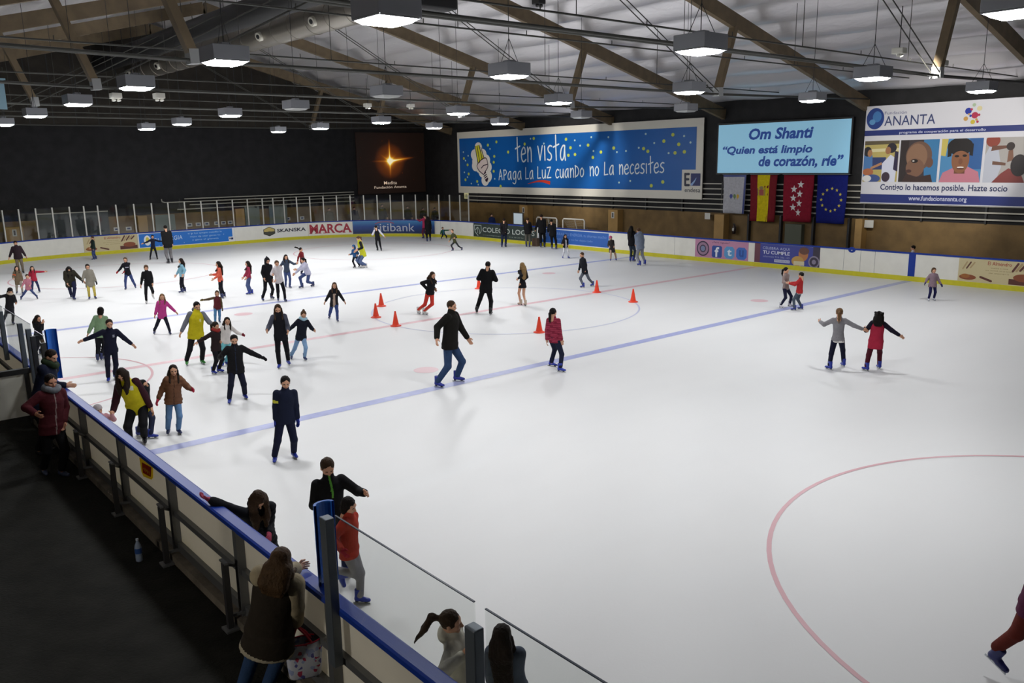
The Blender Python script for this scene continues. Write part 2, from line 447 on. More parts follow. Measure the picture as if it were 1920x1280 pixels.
PEOPLE = []
def person(label, head, feet, hands=(None, None), face=0, H=None, top=('#1b1b20', 'jacket'), legs='#1c1f2c', hair=('long', DARK), shoe='#20349a',
           look=None, nod=10, hip=None, sleeve=None, glove=None, sex='f', slim=1.0, skates=True, hem=None, hat=None, scarf=None, extras=(),
           at=None, base=0.0, grip=(0, 0), elbow=None, flare=0.0, bulk=None, lift=(0, 0), fdir=None, headz=0.0, sub=False, skin='a', group=None, zhead=None, knee=0.0, bare=False):
    """pose: head, hands, feet as points seen in the photograph and put at real distances;
       feet on the ice fix where the person stands, face = heading (0 to the camera, 90 to its right, 180 away)"""
    tocam_h = None
    if at is not None:
        root = np.array([at[0], at[1], base])
    else:
        fp = [at_z(f[0], f[1], base+lift[i]) for i, f in enumerate(feet)]
        root = (fp[0]+fp[1])/2; root[2] = base
    n = CAM-root; n[2] = 0; n = nrm(n); rt = np.cross(np.array([0, 0, 1.0]), n)       # n to camera, rt = to the right of the picture
    def pp(p):
        d = ray(p[0], p[1]); o = p[2] if len(p) > 2 else 0.0
        return CAM+d*(((root-CAM)@n+o)/(d@n))
    a = math.radians(face); f = math.cos(a)*n+math.sin(a)*rt
    left = math.cos(a)*rt-math.sin(a)*n
    lk = a if look is None else math.radians(look); fh = math.cos(lk)*n+math.sin(lk)*rt
    if zhead is not None:
        Hc = at_z(head[0], head[1], zhead)
    else: Hc = pp(head)
    hh = .205
    sole = .035 if skates else .01
    if H is None:
        for _ in range(4):
            H = (Hc[2]-base)+.47*hh-sole; hh = .225*(max(H, .7)/1.72)**.5
    hh = .225*(max(H, .7)/1.72)**.5
    ks = (H/1.72)**.85
    if at is not None and feet is None:
        fp = [root-left*.07*H+f*.02, root+left*.07*H]
        if math.cos(a) < 0: fp = fp[::-1]
    flip = math.cos(a) < 0                       # feet/hands come screen-left first; [R, L] wanted
    FR, FL = (fp[1], fp[0]) if flip else (fp[0], fp[1])
    hR, hL = (hands[1], hands[0]) if flip else (hands[0], hands[1])
    gR, gL = (grip[1], grip[0]) if flip else grip
    ank = (.095 if skates else .075)*ks
    # hips
    LL = .486*H
    fm = (FR+FL)/2
    if hip is not None: HP = pp(hip)
    else:
        HP = fm*.5+Hc*.5; HP[2] = base
        zz = []
        for q in (FR, FL):
            e = math.hypot(*(q[:2]-HP[:2])); zz.append(q[2]+ank+math.sqrt(max((LL*.99)**2-max(e-.03*H, 0)**2, .1)))
        HP[2] = min(min(zz), base+.535*H+sole)-.008*H-knee
    # spine
    dHC = max(np.linalg.norm(Hc-HP), 1e-6); NB = HP+(Hc-HP)*(min(max(dHC-.50*hh-.022*H, .25*H), .40*H)/dHC)
    up = nrm(NB-HP); left = nrm(left-up*(left@up)); f = np.cross(left, up)
    hu = nrm(.45*nrm(Hc-NB)+.55*np.array([0, 0, 1.0])); hl = nrm(np.cross(hu, fh)); hf = np.cross(hl, hu)             # left and front of the head
    nd = math.radians(nod); hf, hu = math.cos(nd)*hf-math.sin(nd)*hu, math.cos(nd)*hu+math.sin(nd)*hf
    HR = np.stack([-hl, hf, hu]); hs = hh/.225
    sw = (.098 if sex == 'm' else .088)*H
    SR, SL = NB-left*sw-up*.035*H, NB+left*sw-up*.035*H
    l1, l2 = .168*H, .150*H
    arms = []
    for S, hd, sg in ((SR, hR, -1), (SL, hL, 1)):
        if hd is None: T = S-np.array([0, 0, .315*H])+sg*left*.075*H+f*.05*H
        else:
            o = hd[2] if len(hd) > 2 else 0.0
            d = ray(hd[0], hd[1]); T = CAM+d*(((S-CAM)@n+o)/(d@n))
            if len(hd) > 3: T = CAM+ray(hd[0], hd[1])*((hd[3]-CAM[2])/ray(hd[0], hd[1])[2])
        if hd is not None and len(hd) == 2:          # a nearly straight arm: the hand swings fore or aft rather than the elbow out
            gap = (.95*(l1+l2))**2-((T-S)@(T-S))
            if gap > 0:
                dr = nrm(T-CAM)*(-1 if f@n > -.25 else 1); T = T+dr*min(math.sqrt(gap), .16*H)
        pole = -f*.9-np.array([0, 0, .6])+sg*left*.22
        if elbow is not None: pole = pole+sg*left*elbow
        E, T = ik(S, T, l1, l2, pole); arms.append((S, E, T))
    leg = []
    for q, sg in ((FR, -1), (FL, 1)):
        A = q+np.array([0, 0, ank]); J = HP+sg*left*.052*H-up*.01*H
        K, A2 = ik(J, A, .248*H, .236*H, f*1.0+sg*left*.12); leg.append((J, K, A2 if np.linalg.norm(A2-A) > 1e-4 else A, q))
    dist = np.linalg.norm(CAM-root); px = dist/FPX
    vx = min(max(px*1.5, .012), .034)*(1.0 if H > 1.2 else .85)
    q0 = 0 if dist < 16 else (1 if dist < 30 else 2)
    R = setp(empty('person', root, label, 'person', group), None)
    PEOPLE.append((label, H, root))
    lo = np.min([Hc-hh, root-.3, HP-.3]+[x for A in arms for x in A]+[x[1] for x in leg], 0)-.16
    hi = np.max([Hc+hh, root+.3, HP+.3]+[x for A in arms for x in A]+[x[1] for x in leg], 0)+.16
    T0, W0 = (.0, .0)
    sl_ = slim*(1.0 if H > 1.3 else .97)
    # ---- body: one skin from head to ankles
    fld = Field(lo, hi, vx)
    bs = min(1.0, slim)*(.9 if top[1] == 'dress' else 1.0)
    fld.trunk(HP-up*.03*H, NB+up*.01*H, left, f, [(0, .082*H*bs, .058*H*bs, 0), (.45, .068*H*bs, .05*H*bs, .0), (.8, .085*H*bs, .058*H*bs, 0), (1, .04*H, .04*H, 0)], .02)
    fld.cone(NB-up*.02*H, Hc-hu*.06*hs, .034*H, .045*hs, .02)
    for S, E, T in arms: fld.chain([S, E, T], [.03*H, .023*H, .017*H], .015)
    for J, K, A, q in leg: fld.chain([J, K, A+np.array([0, 0, .02])], [.048*H, .031*H*1.05, .024*H], .02)
    V, Q = fld.mesh(); parts = [(V, Q, np.zeros(len(Q), int))]
    hv, hq, hm = HEADS[q0]; parts.append((xf(hv, HR, Hc, hs), hq, hm))
    gl = None; hand_parts = []
    for (S, E, T), sg, gg in ((arms[0], -1, gR), (arms[1], 1, gL)):
        w_ = nrm(T-E); inn = nrm(-sg*left*.6+f*.4); inn = nrm(inn-w_*(inn@w_)); fwd = np.cross(-w_, inn); fwd = fwd if fwd@f > 0 or abs(fwd@f) < .1 else fwd
        z_ = -w_; x_ = inn; y_ = np.cross(z_, x_)
        hv, hq = HANDS[(q0, gg, 1 if glove else 0)]
        hv = hv.copy()
        if y_@(f+np.array([0, 0, .4])) < 0: hv[:, 1] *= -1; fl = True
        else: fl = False
        hand_parts.append((xf(hv, np.stack([x_, y_, z_]), T, ks*1.02), hq[:, ::-1] if fl else hq, np.zeros(len(hq), int)))
    if not glove: parts += hand_parts
    def join(ps):
        off = 0; VV = []; QQ = []; MM = []
        for v, q_, m_ in ps: VV.append(v); QQ.append(q_+off); MM.append(m_); off += len(v)
        return np.concatenate(VV), np.concatenate(QQ), np.concatenate(MM)
    def put(name, V, Q, mats, mi=None, lab=None):
        o = link_mesh(name, np_mesh(name, V-root, Q, mats, mi), root, R)
        if lab: o['label'] = lab
        return o
    V, Q, mi = join(parts); put('body', V, Q, [SKIN[skin], M_EYE, M_LIP], mi)
    if glove:
        V, Q, mi = join(hand_parts); put('gloves', V, Q, [fabric(glove)], mi)
    # ---- trousers
    kind = top[1]
    tight = .9 if 'tight' in extras else 1.0
    if bare: fld = None
    else:
        fld = Field(lo, hi, vx)
        fld.trunk(HP-up*.055*H, HP+up*.10*H, left, f, [(0, .086*H*sl_, .066*H*sl_, -.004*H), (.5, .098*H*sl_, .074*H*sl_, -.004*H), (1, .085*H*sl_, .062*H*sl_, 0)], .03)
        for J, K, A, q in leg:
            fld.chain([J, K, A+np.array([0, 0, .055*ks])], [.058*H*sl_*tight, .043*H*sl_*tight, .037*H*sl_*tight], .025)
        V, Q = fld.mesh(); put('trousers' if 'tight' not in extras else 'leggings', V, Q, [fabric(legs)])
    # ---- upper garment
    bk = bulk if bulk is not None else {'jacket': 1.14, 'coat': 1.16, 'puffer': 1.22, 'sweater': 1.04, 'hoodie': 1.1, 'vest': 1.14, 'dress': .98, 'top': .98}[kind]
    hm_ = hem if hem is not None else {'jacket': .07, 'coat': .17, 'puffer': .06, 'sweater': .05, 'hoodie': .06, 'vest': .08, 'dress': .13, 'top': .04}[kind]
    hm_ *= H; wv = nrm(up*.7+np.array([0, 0, .3])); HM = HP-wv*hm_
    boxy = 0 if kind in ('dress', 'top') else (.5 if kind == 'sweater' else 1)
    wq = (1.06 if sex == 'm' else 1.0)*bk*sl_
    def torso(fl, add=0.0, topcut=1.0):
        e = flare
        fl.trunk(HM, HP+up*.02*H, left, f, [(0, (.108+e)*H*wq+add, (.078+e)*H*wq+add, 0), (1, .104*H*wq+add, .074*H*wq+add, 0)], .03)
        fl.trunk(HP, NB+up*.012*H, left, f, [(0, .104*H*wq+add, .074*H*wq+add, 0), (.35, (.078+.014*boxy)*H*wq+add, (.062+.008*boxy)*H*wq+add, .002*H), (.70, .098*H*wq+add, .072*H*wq+add, .006*H), (.88, .085*H*wq+add, .060*H*wq+add, 0), (1, .045*H+add, .045*H+add, 0)], .03)
        fl.cone(NB+up*.005*H, NB+up*.03*H, .042*H*bk, .04*H*bk, .02)
    def sleeves(fl, ks_=1.0):
        for S, E, T in arms:
            w_ = nrm(T-E); fl.chain([S, E, T-w_*.012*H], [.043*H*bk*ks_, .036*H*bk*ks_, .030*H*bk*ks_], .022)
    fld = Field(lo, hi, vx); torso(fld)
    two = sleeve is not None
    if not two: sleeves(fld)
    if 'hood' in extras: fld.ell(NB-f*.055*H+up*.015*H, np.stack([left, f, up]), (.075*H, .045*H, .05*H), .03)
    if kind == 'puffer':
        ax, P = fld.win(lo, hi, 0)
        near = np.abs(fld.F[ax]) < .06
        fld.F[ax] += np.where(near, .010*np.abs(np.sin(P@up*math.pi/.075)), 0).astype(np.float32)-np.float32(.005)
    V, Q = fld.mesh()
    nm = {'puffer': 'jacket', 'top': 'sweater'}.get(kind, kind)
    mats_ = [fabric(top[0])]; mi = np.zeros(len(Q), int)
    C = V[Q].mean(1)-HP; cu = C@up/H; cl = C@left/H; cf = C@f/H
    mats_.append(fabric(top[2] if len(top) > 2 else top[0]))
    if 'open' in extras: mi[(np.abs(cl) < .032) & (cf > .02) & (cu < .30)] = 1
    if 'front' in extras: mi[(np.abs(cl) < .006) & (cf > .02)] = 1
    if 'hemband' in extras: mi[cu < -hm_/H+.03] = 1
    if 'halfzip' in extras: mi[(np.abs(cl) < .009) & (cf > .01) & (cu > .2)] = 1; 
    if 'chest' in extras: mi[(np.abs(cl-.045) < .018) & (np.abs(cu-.235) < .022) & (cf > .02)] = 1
    if 'print' in extras: mi[(np.abs(cl) < .05) & (np.abs(cu-.22) < .018) & (cf > .02)] = 1
    if 'stripes' in extras: mi[(np.sin(cu*H*2*math.pi/.045) > .45)] = 1
    if 'armband' in extras:
        S, E, T = arms[0]; d_ = np.abs((V[Q].mean(1)-(E*.55+S*.45))@nrm(E-S)); mi[(d_ < .018*H) & (np.linalg.norm(V[Q].mean(1)-(E*.55+S*.45), axis=1) < .09)] = 1
    put(nm, V, Q, mats_, mi)
    if two:
        fld = Field(lo, hi, vx); sleeves(fld, .93 if bk < 1.2 else 1.08)
        fld.cone(NB+up*.02*H, NB+up*.045*H, .038*H, .036*H, .02)
        if 'underhood' in extras:
            fld.ell(NB-f*.05*H+up*.03*H, np.stack([left, f, up]), (.07*H, .045*H, .05*H), .03)
        V, Q = fld.mesh(); put('sleeves', V, Q, [fabric(sleeve)])
    # ---- hair, hat, scarf
    ht, hc = hair
    hx = min(vx, .016); hx = max(hx, .009)
    hlo, hhi = Hc-.30*hs-np.array([0, 0, .42*H*.9]), Hc+.30*hs
    if ht:
        fld = Field(hlo, hhi, hx)
        P_ = lambda x, y, z: Hc+hs*(x*hl+y*hf+z*hu)
        fld.ell(P_(0, -.018, .030), HR, (.088*hs, .100*hs, .098*hs), .0)
        if ht in ('bob', 'long', 'curly', 'loose', 'mane'):
            fld.ell(P_(0, -.035, -.04), HR, (.088*hs, .075*hs, .10*hs), .03)
        back = -f; bu = NB
        if ht in ('long', 'loose', 'curly', 'mane'):
            ln = {'mane': .06, 'long': .17, 'loose': .24, 'curly': .07}[ht]*H
            dn = nrm(-up*.6-np.array([0, 0, .4])); wd_ = .05*hs if ht not in ('curly', 'mane') else .07*hs
            r0 = .052*H*bk+.03
            for x in (-.06, -.02, .02, .06):
                a_ = P_(x, -.075, -.05); b_ = NB-f*(r0)+left*(x*1.2)*hs+up*.01*H; c_ = b_+dn*ln*(1-.25*abs(x)/.06*.5)
                fld.chain([a_, b_, c_], [wd_, wd_*.85, wd_*.45], .025)
            for s_ in (-1, 1):
                a_ = P_(s_*.078, .0, -.02); b_ = P_(s_*.088, .012, -.13); c_ = NB+left*s_*.058*H+f*(.062*H*bk+.04)+dn*ln*.40
                fld.chain([a_, b_, c_], [.028*hs, .032*hs, .018*hs], .02)
        if ht == 'curtain':      # hangs forward over the face of a bent head
            for x, y in ((-.09, .02), (.09, .02), (-.07, .06), (.07, .06), (-.085, -.03), (.085, -.03)):
                a_ = P_(x*.85, y*.8, .0); fld.chain([a_, a_+np.array([0, 0, -.17*hs])+hf*.03, a_+np.array([0, 0, -.30*hs])+hf*.02], [.045*hs, .045*hs, .022*hs], .03)
        if ht in ('pony', 'ponyside', 'wind'):
            a_ = P_(0, -.105, .03); dn = np.array([0, 0, -1.0])
            if ht == 'pony': pts = [a_, a_-hf*.05*hs+dn*.05, a_-hf*.06*hs+dn*.17*hs*1.1, a_-hf*.045*hs+dn*.31*hs]
            elif ht == 'wind': pts = [a_, a_-hf*.09+hu*.03, a_-hf*.19+hu*.04, a_-hf*.25+hu*.03]
            else: pts = [a_, a_-hf*.08*hs-.01*dn, a_-hf*.15*hs+dn*.10, a_-hf*.26*hs+dn*.24]
            fld.chain(pts, [.022*hs, .036*hs, .034*hs, .012*hs], .015)
        if ht == 'bun': fld.ell(P_(0, -.06, .125), I3, (.04*hs, .04*hs, .038*hs), .015)
        if ht == 'curly':
            for k in range(70):
                t_ = RNG.uniform(0, 2*math.pi); z_ = RNG.uniform(-.10, .11)
                x_, y_ = .095*math.cos(t_), -.02+.10*math.sin(t_)
                if y_ > .045: continue
                fld.ell(P_(x_, y_, z_), I3, (.027*hs,)*3, .010)
        # the face stays free
        if ht != 'curtain':
            fld.ell(P_(0, .105, -.035), HR, (.066*hs, .075*hs, .105*hs), .0, sub=True)
            if ht in ('short',): 
                fld.ell(P_(0, .07, -.11), HR, (.12*hs, .11*hs, .09*hs), .0, sub=True)
                for s_ in (-1, 1): fld.ell(P_(s_*.09, .02, -.05), HR, (.03*hs, .045*hs, .06*hs), .0, sub=True)
        else: fld.ell(P_(0, .13, -.05), HR, (.05*hs, .07*hs, .10*hs), .0, sub=True)
        ax, P = fld.win(hlo, hhi, 0)
        th_ = np.arctan2((P-Hc)@hl, -((P-Hc)@hf))
        fld.F[ax] += (.0035*np.sin(th_*34+4*np.sin(P[..., 2]*18))).astype(np.float32)
        V, Q = fld.mesh(); put('hair', V, Q, [hairmat(hc)])
    if hat:
        fld = Field(Hc-.2, Hc+.25, hx); P_ = lambda x, y, z: Hc+hs*(x*hl+y*hf+z*hu)
        if hat[1] == 'hood':
            fld.ell(P_(0, -.02, .02), HR, (.108*hs, .115*hs, .125*hs), .0); fld.cone(P_(0, -.06, -.08), P_(0, -.05, -.15), .085*hs, .08*hs, .03)
            fld.ell(P_(0, .13, -.02), HR, (.066*hs, .09*hs, .095*hs), .0, sub=True)
            if len(hat) > 2: fld.cone(P_(0, -.03, .12), P_(0, -.09, .17), .04*hs, .015*hs, .03)
        elif hat[1] == 'cap':
            fld.ell(P_(0, -.01, .045), HR, (.094*hs, .108*hs, .082*hs), 0); fld.ell(P_(0, .115, .035), HR, (.07*hs, .06*hs, .012*hs), .01)
            fld.ell(P_(0, .10, -.05), HR, (.08*hs, .06*hs, .07*hs), .0, sub=True)
        else:
            fld.ell(P_(0, -.012, .048), HR, (.095*hs, .108*hs, .088*hs), 0); fld.ell(P_(0, -.01, .03), HR, (.099*hs, .112*hs, .03*hs), .01)
            fld.ell(P_(0, .10, -.06), HR, (.08*hs, .07*hs, .075*hs), .0, sub=True)
            if hat[1] == 'pom': fld.ell(P_(0, -.02, .15), HR, (.035*hs,)*3, .01)
        V, Q = fld.mesh(); put('hood' if hat[1] == 'hood' else 'hat', V, Q, [fabric(hat[0])])
    if scarf:
        fld = Field(NB-.25, NB+.25, max(hx, .01))
        for k in range(14):
            t_ = 2*math.pi*k/14; t2 = 2*math.pi*(k+1)/14
            g = lambda t_: NB+left*math.cos(t_)*.058*H*1.05+f*(math.sin(t_)*.055*H+.008*H)+up*(.028*H-.012*H*math.sin(t_)+.006*H*math.sin(3*t_))
            fld.cone(g(t_), g(t2), .028*H, .028*H, .015)
        V, Q = fld.mesh(); put('scarf', V, Q, [fabric(scarf)])
    if 'backpack' in extras:
        fld = Field(NB-.6, NB+.5, max(vx, .014)); c_ = NB-up*.15*H-f*.115*H
        fld.ell(c_, np.stack([left, f, up]), (.085*H, .06*H, .14*H), .02)
        V, Q = fld.mesh(); put('backpack', V, Q, [fabric('#4a1024')])
    # ---- skates or shoes
    qb = 0 if dist < 22 else 1
    bv, bq, bm = BOOTS[qb] if skates else SHOE
    for (J, K, A, q), sg in zip(leg, (-1, 1)):
        ff = f.copy() if fdir is None else (math.cos(math.radians(fdir))*n+math.sin(math.radians(fdir))*rt)
        ff[2] = 0; ff = nrm(ff); lf = np.cross(np.array([0, 0, 1.0]), ff)
        ff = nrm(ff+lf*sg*.22); zz_ = np.array([0, 0, 1.0])
        if q[2]-base > .03:                            # a lifted foot tips with the shin
            zz_ = nrm(nrm(K-A)*.75+np.array([0, 0, .35])); ff = nrm(ff-zz_*(ff@zz_))
        x_ = np.cross(ff, zz_); sc = .93*ks
        RR = np.stack([x_, ff, zz_])
        nm = 'skate' if skates else 'shoe'
        o = put(nm, xf(bv, RR, q, sc), bq, [mat('boot_plastic', rgb(shoe), .35), mat('boot_sole', rgb(24, 24, 30), .5)], bm)
        if skates:
            b = MB()
            def L_(x, y, z): return q+sc*(np.array([x, y, z])@RR)
            for lo_, hi_, m_ in (((-.002, -.12, 0), (.002, .165, .028), 0), ((-.008, -.085, .022), (.008, -.035, .052), 1), ((-.008, .07, .022), (.008, .125, .052), 1)):
                b.hexa([L_(x, y, z) for z in (lo_[2], hi_[2]) for x, y in ((lo_[0], lo_[1]), (hi_[0], lo_[1]), (hi_[0], hi_[1]), (lo_[0], hi_[1]))], m_)
            b.build('blade', [M_STEEL, mat('blade_holder', rgb(30, 30, 34), .4)], o)
    return dict(R=R, arms=arms, NB=NB, HP=HP, up=up, left=left, f=f, H=H, root=root, n=n, rt=rt)
# ---------------------------------------------------------------- the hall
XE, XR, YF, YN = -32.6, 33.0, 19.5, -22.0       # end wall, right wall, far wall, near wall
RIDGE_Y, RIDGE_Z, SLOPE = -1.25, 12.4, 0.258
def rafter_z(y): return RIDGE_Z-SLOPE*abs(y-RIDGE_Y)
def struct(name, b, m, bevel=0): return setp(b.build(name, m, bevel=bevel), kind='structure')

def ice_mat():
    m = mat('ice', (.80, .80, .79), .44, spec=.4); nt = m.node_tree; b = nt.nodes['Principled BSDF']
    tc = nt.nodes.new('ShaderNodeTexCoord')
    n = nt.nodes.new('ShaderNodeTexNoise'); n.inputs['Scale'].default_value = .35; n.inputs['Detail'].default_value = 6
    mp = nt.nodes.new('ShaderNodeMapping'); mp.inputs['Scale'].default_value = (1, .35, 1); mp.inputs['Rotation'].default_value = (0, 0, .4)
    nt.links.new(tc.outputs['Object'], mp.inputs['Vector']); nt.links.new(mp.outputs['Vector'], n.inputs['Vector'])
    r = nt.nodes.new('ShaderNodeValToRGB'); r.color_ramp.elements[0].position = .3; r.color_ramp.elements[1].position = .7
    r.color_ramp.elements[0].color = (.765, .765, .76, 1); r.color_ramp.elements[1].color = (.82, .82, .81, 1)
    nt.links.new(n.outputs['Fac'], r.inputs['Fac'])
    # fine scratches left by blades
    n2 = nt.nodes.new('ShaderNodeTexNoise'); n2.inputs['Scale'].default_value = 9; n2.inputs['Detail'].default_value = 8; n2.inputs['Distortion'].default_value = 2.0
    nt.links.new(tc.outputs['Object'], n2.inputs['Vector'])
    bp = nt.nodes.new('ShaderNodeBump'); bp.inputs['Strength'].default_value = .12; bp.inputs['Distance'].default_value = .01
    nt.links.new(n2.outputs['Fac'], bp.inputs['Height']); nt.links.new(bp.outputs['Normal'], b.inputs['Normal'])
    nt.links.new(r.outputs['Color'], b.inputs['Base Color']); return m
M_ICE = ice_mat()
HW, NW, XB, RC = 15.0, -14.80, -30.2, 9.0      # far board, near board, end board, corner radius
def ring_path():
    """inner face of the boards, walked so that left to right is as seen from the ice"""
    P = []; N = []
    def seg(a, b, nrm_, k):
        for i in range(k): P.append(np.array(a)+(np.array(b)-np.array(a))*i/k); N.append(np.array(nrm_, float))
    def arc(c, a0, a1, k=20):
        for i in range(k):
            a = a0+(a1-a0)*i/k; P.append(np.array(c)+RC*np.array([math.cos(a), math.sin(a)])); N.append(-np.array([math.cos(a), math.sin(a)]))
    X2 = -XB
    seg((X2-RC, NW), (XB+RC, NW), (0, 1), 60)
    arc((XB+RC, NW+RC), -math.pi/2, -math.pi)
    seg((XB, NW+RC), (XB, HW-RC), (1, 0), 20)
    arc((XB+RC, HW-RC), math.pi, math.pi/2)
    seg((XB+RC, HW), (X2-RC, HW), (0, -1), 60)
    arc((X2-RC, HW-RC), math.pi/2, 0)
    seg((X2, HW-RC), (X2, NW+RC), (-1, 0), 20)
    arc((X2-RC, NW+RC), 0, -math.pi/2)
    return np.array(P), np.array(N)
RP, RN = ring_path()
RS = np.concatenate([[0], np.cumsum(np.linalg.norm(np.diff(np.vstack([RP, RP[:1]]), axis=0), axis=1))]); RTOT = RS[-1]
_RP2 = np.vstack([RP, RP[:1]]); _RN2 = np.vstack([RN, RN[:1]])
def ring(s, z, off=0.0):
    s = s % RTOT
    p = np.array([np.interp(s, RS, _RP2[:, 0]), np.interp(s, RS, _RP2[:, 1])]); q = nrm([np.interp(s, RS, _RN2[:, 0]), np.interp(s, RS, _RN2[:, 1])])
    p = p+q*off; return np.array([p[0], p[1], z])
S_NEAR0, S_END0, S_FAR0 = 0.0, RS[60], RS[120]
_cand = np.linspace(RS[66], RS[175], 3000)
_cu = {}
def s_at(u, z=.6):
    """distance along the boards (end wall, corner, far side) of what stands in column u of the photograph"""
    if z not in _cu: _cu[z] = np.array([proj(ring(s, z))[0] for s in _cand])
    return float(np.interp(u, _cu[z], _cand))
# floor slab around the ice, the ice itself and its markings
M_RUBBER = mat('rubber_floor', (.0135, .0135, .011), .85, bump=.5, bscale=30, vary=.3, vscale=3, spec=.15)
b = MB(); b.box((XE, YN, -.3), (XR, YF, -.012)); struct('floor', b, M_RUBBER)
b = MB(); b.add([(p[0], p[1], 0) for p in RP], [tuple(range(len(RP)-1, -1, -1))]); b.add([(p[0], p[1], -.2) for p in RP], [tuple(range(len(RP)))])
o = struct('ice_surface', b, M_ICE)
M_BLUE = mat('ice_blue_line', rgb(172, 178, 220), .36, spec=.45, vary=.10, vscale=5); M_RED = mat('ice_red_line', rgb(228, 190, 194), .36, spec=.45, vary=.08, vscale=5)
M_CIRCLE = mat('ice_circle_red', rgb(214, 166, 172), .36, spec=.45); M_THIN = mat('ice_circle_blue', rgb(196, 200, 222), .36, spec=.45)
def marking(name, b, m): return setp(b.build(name, m), kind='structure')
flat = lambda x, y, off=0.0: np.array([x, y, .002+off])
BL = 6.825
for x, wd, m in ((BL, .30, M_BLUE), (-BL, .30, M_BLUE), (0, .26, M_RED)):
    b = MB(); quad_strip(b, flat, x-wd/2, NW+.02, x+wd/2, HW-.02, 0, 0, 1); marking('ice_line', b, m)
def ringmark(cx, cy, r, wd, m, n=96):
    b = MB(); V = []; F = []
    for k in range(n):
        a = 2*math.pi*k/n
        for rr in (r-wd/2, r+wd/2): V.append(flat(cx+rr*math.cos(a), cy+rr*math.sin(a), .001))
    for k in range(n): F.append((2*k, 2*k+1, (2*k+3) % (2*n), (2*k+2) % (2*n)))
    b.add(V, F); return marking('ice_circle', b, m)
ringmark(0, 0, 4.5, .06, M_THIN)
for cx, cy in ((19.85, -6.77), (19.85, 7.0), (-19.85, -6.77), (-19.85, 7.0)): ringmark(cx, cy, 4.5, .06, M_CIRCLE)
b = MB(); oval(b, flat, 0, NW, 3, 3, .001, 0, 40, 0, .01, math.pi-.01); 
b = MB(); V = []; F = []
for k in range(41):
    a = .02+(math.pi-.04)*k/40
    for rr in (2.97, 3.03): V.append(flat(rr*math.cos(a), NW+rr*math.sin(a), .001))
F = [(2*k, 2*k+1, 2*k+3, 2*k+2) for k in range(40)]; b = MB(); b.add(V, F); marking('ice_circle', b, M_CIRCLE)
for sx in (-1, 1):
    for y in (-7, 7):
        b = MB(); oval(b, flat, sx*(BL-1.5), y, .30, .30, .001, 0, 28); marking('ice_spot', b, mat('ice_spot_red', rgb(228, 194, 198), .36, spec=.45))
for y in (-6.77, 7.0):
    b = MB(); oval(b, flat, 19.85, y, .30, .30, .001, 0, 28)
    for dx in (-.6, .6):
        for dy in (-.35, .35):
            quad_strip(b, flat, 19.85+dx-.03, y+dy-(.9 if dy < 0 else 0), 19.85+dx+.03, y+dy+(.9 if dy > 0 else 0), .001)
            quad_strip(b, flat, 19.85+dx-(.45 if dx < 0 else 0), y+dy-.03, 19.85+dx+(.45 if dx > 0 else 0), y+dy+.03, .0015)
    marking('ice_spot', b, M_CIRCLE)

# walls: lower band of stained boards, black acoustic panelling above, plank gable
M_WOOD = mat('wall_boards', rgb(116, 92, 54), .7, bump=.2, bscale=12, vary=.22, vscale=1.6)
M_BLACKWALL = mat('black_panelling', (.010, .010, .011), .8, bump=.6, bscale=5, vary=.4, vscale=2)
M_GABLE = mat('gable_planks', rgb(48, 43, 36), .8, bump=.3, bscale=8, vary=.25, vscale=2)
M_DARK = mat('dark_steel', (.02, .02, .022), .5)
b = MB(); b.box((XE-.3, YN, 0), (XE, YF, 2.0), 0); b.box((XE-.3, YN, 2.0), (XE, YF, 7.25), 1)
top = [(y, rafter_z(y)+.9) for y in (YF, RIDGE_Y, YN)]
V = []
for x in (XE-.3, XE):
    V += [(x, YF, 7.25), (x, *top[0]), (x, *top[1]), (x, *top[2]), (x, YN, 7.25)]
b.add(V, [(9, 8, 7, 6, 5), (0, 1, 2, 3, 4)], 2)
for k in range(34):            # plank joints on the gable
    y = YN+1.2*k+.5
    if y < YF-.3: b.box((XE, y, 7.3), (XE+.015, y+.05, rafter_z(y)+.5), 3)
struct('wall_end', b, [M_WOOD, M_BLACKWALL, M_GABLE, M_DARK])
b = MB(); b.box((XE, YF, 0), (XR, YF+.3, 2.0), 0); b.box((XE, YF, 2.0), (XR, YF+.3, 9.0), 1)
struct('wall_far', b, [M_WOOD, M_BLACKWALL])
b = MB(); b.box((XE, YN-.3, 0), (XR, YN, 9)); struct('wall_near', b, mat('near_wall', (.05, .045, .04), .8, vary=.2))
b = MB(); b.box((XR, YN, 0), (XR+.3, YF, 13.5)); struct('wall_right', b, M_BLACKWALL)
# roof: foil-faced insulation sagging between purlins
def foil_mat():
    m = mat('foil_insulation', (.82, .80, .82), .36, .5); nt = m.node_tree; b = nt.nodes['Principled BSDF']
    tc = nt.nodes.new('ShaderNodeTexCoord'); mp = nt.nodes.new('ShaderNodeMapping'); mp.inputs['Scale'].default_value = (.9, 2.6, 1)
    n = nt.nodes.new('ShaderNodeTexNoise'); n.inputs['Scale'].default_value = 1.6; n.inputs['Detail'].default_value = 6; n.inputs['Distortion'].default_value = .6
    nt.links.new(tc.outputs['Object'], mp.inputs['Vector']); nt.links.new(mp.outputs['Vector'], n.inputs['Vector'])
    bp = nt.nodes.new('ShaderNodeBump'); bp.inputs['Strength'].default_value = .40; bp.inputs['Distance'].default_value = .06
    nt.links.new(n.outputs['Fac'], bp.inputs['Height']); nt.links.new(bp.outputs['Normal'], b.inputs['Normal'])
    return m
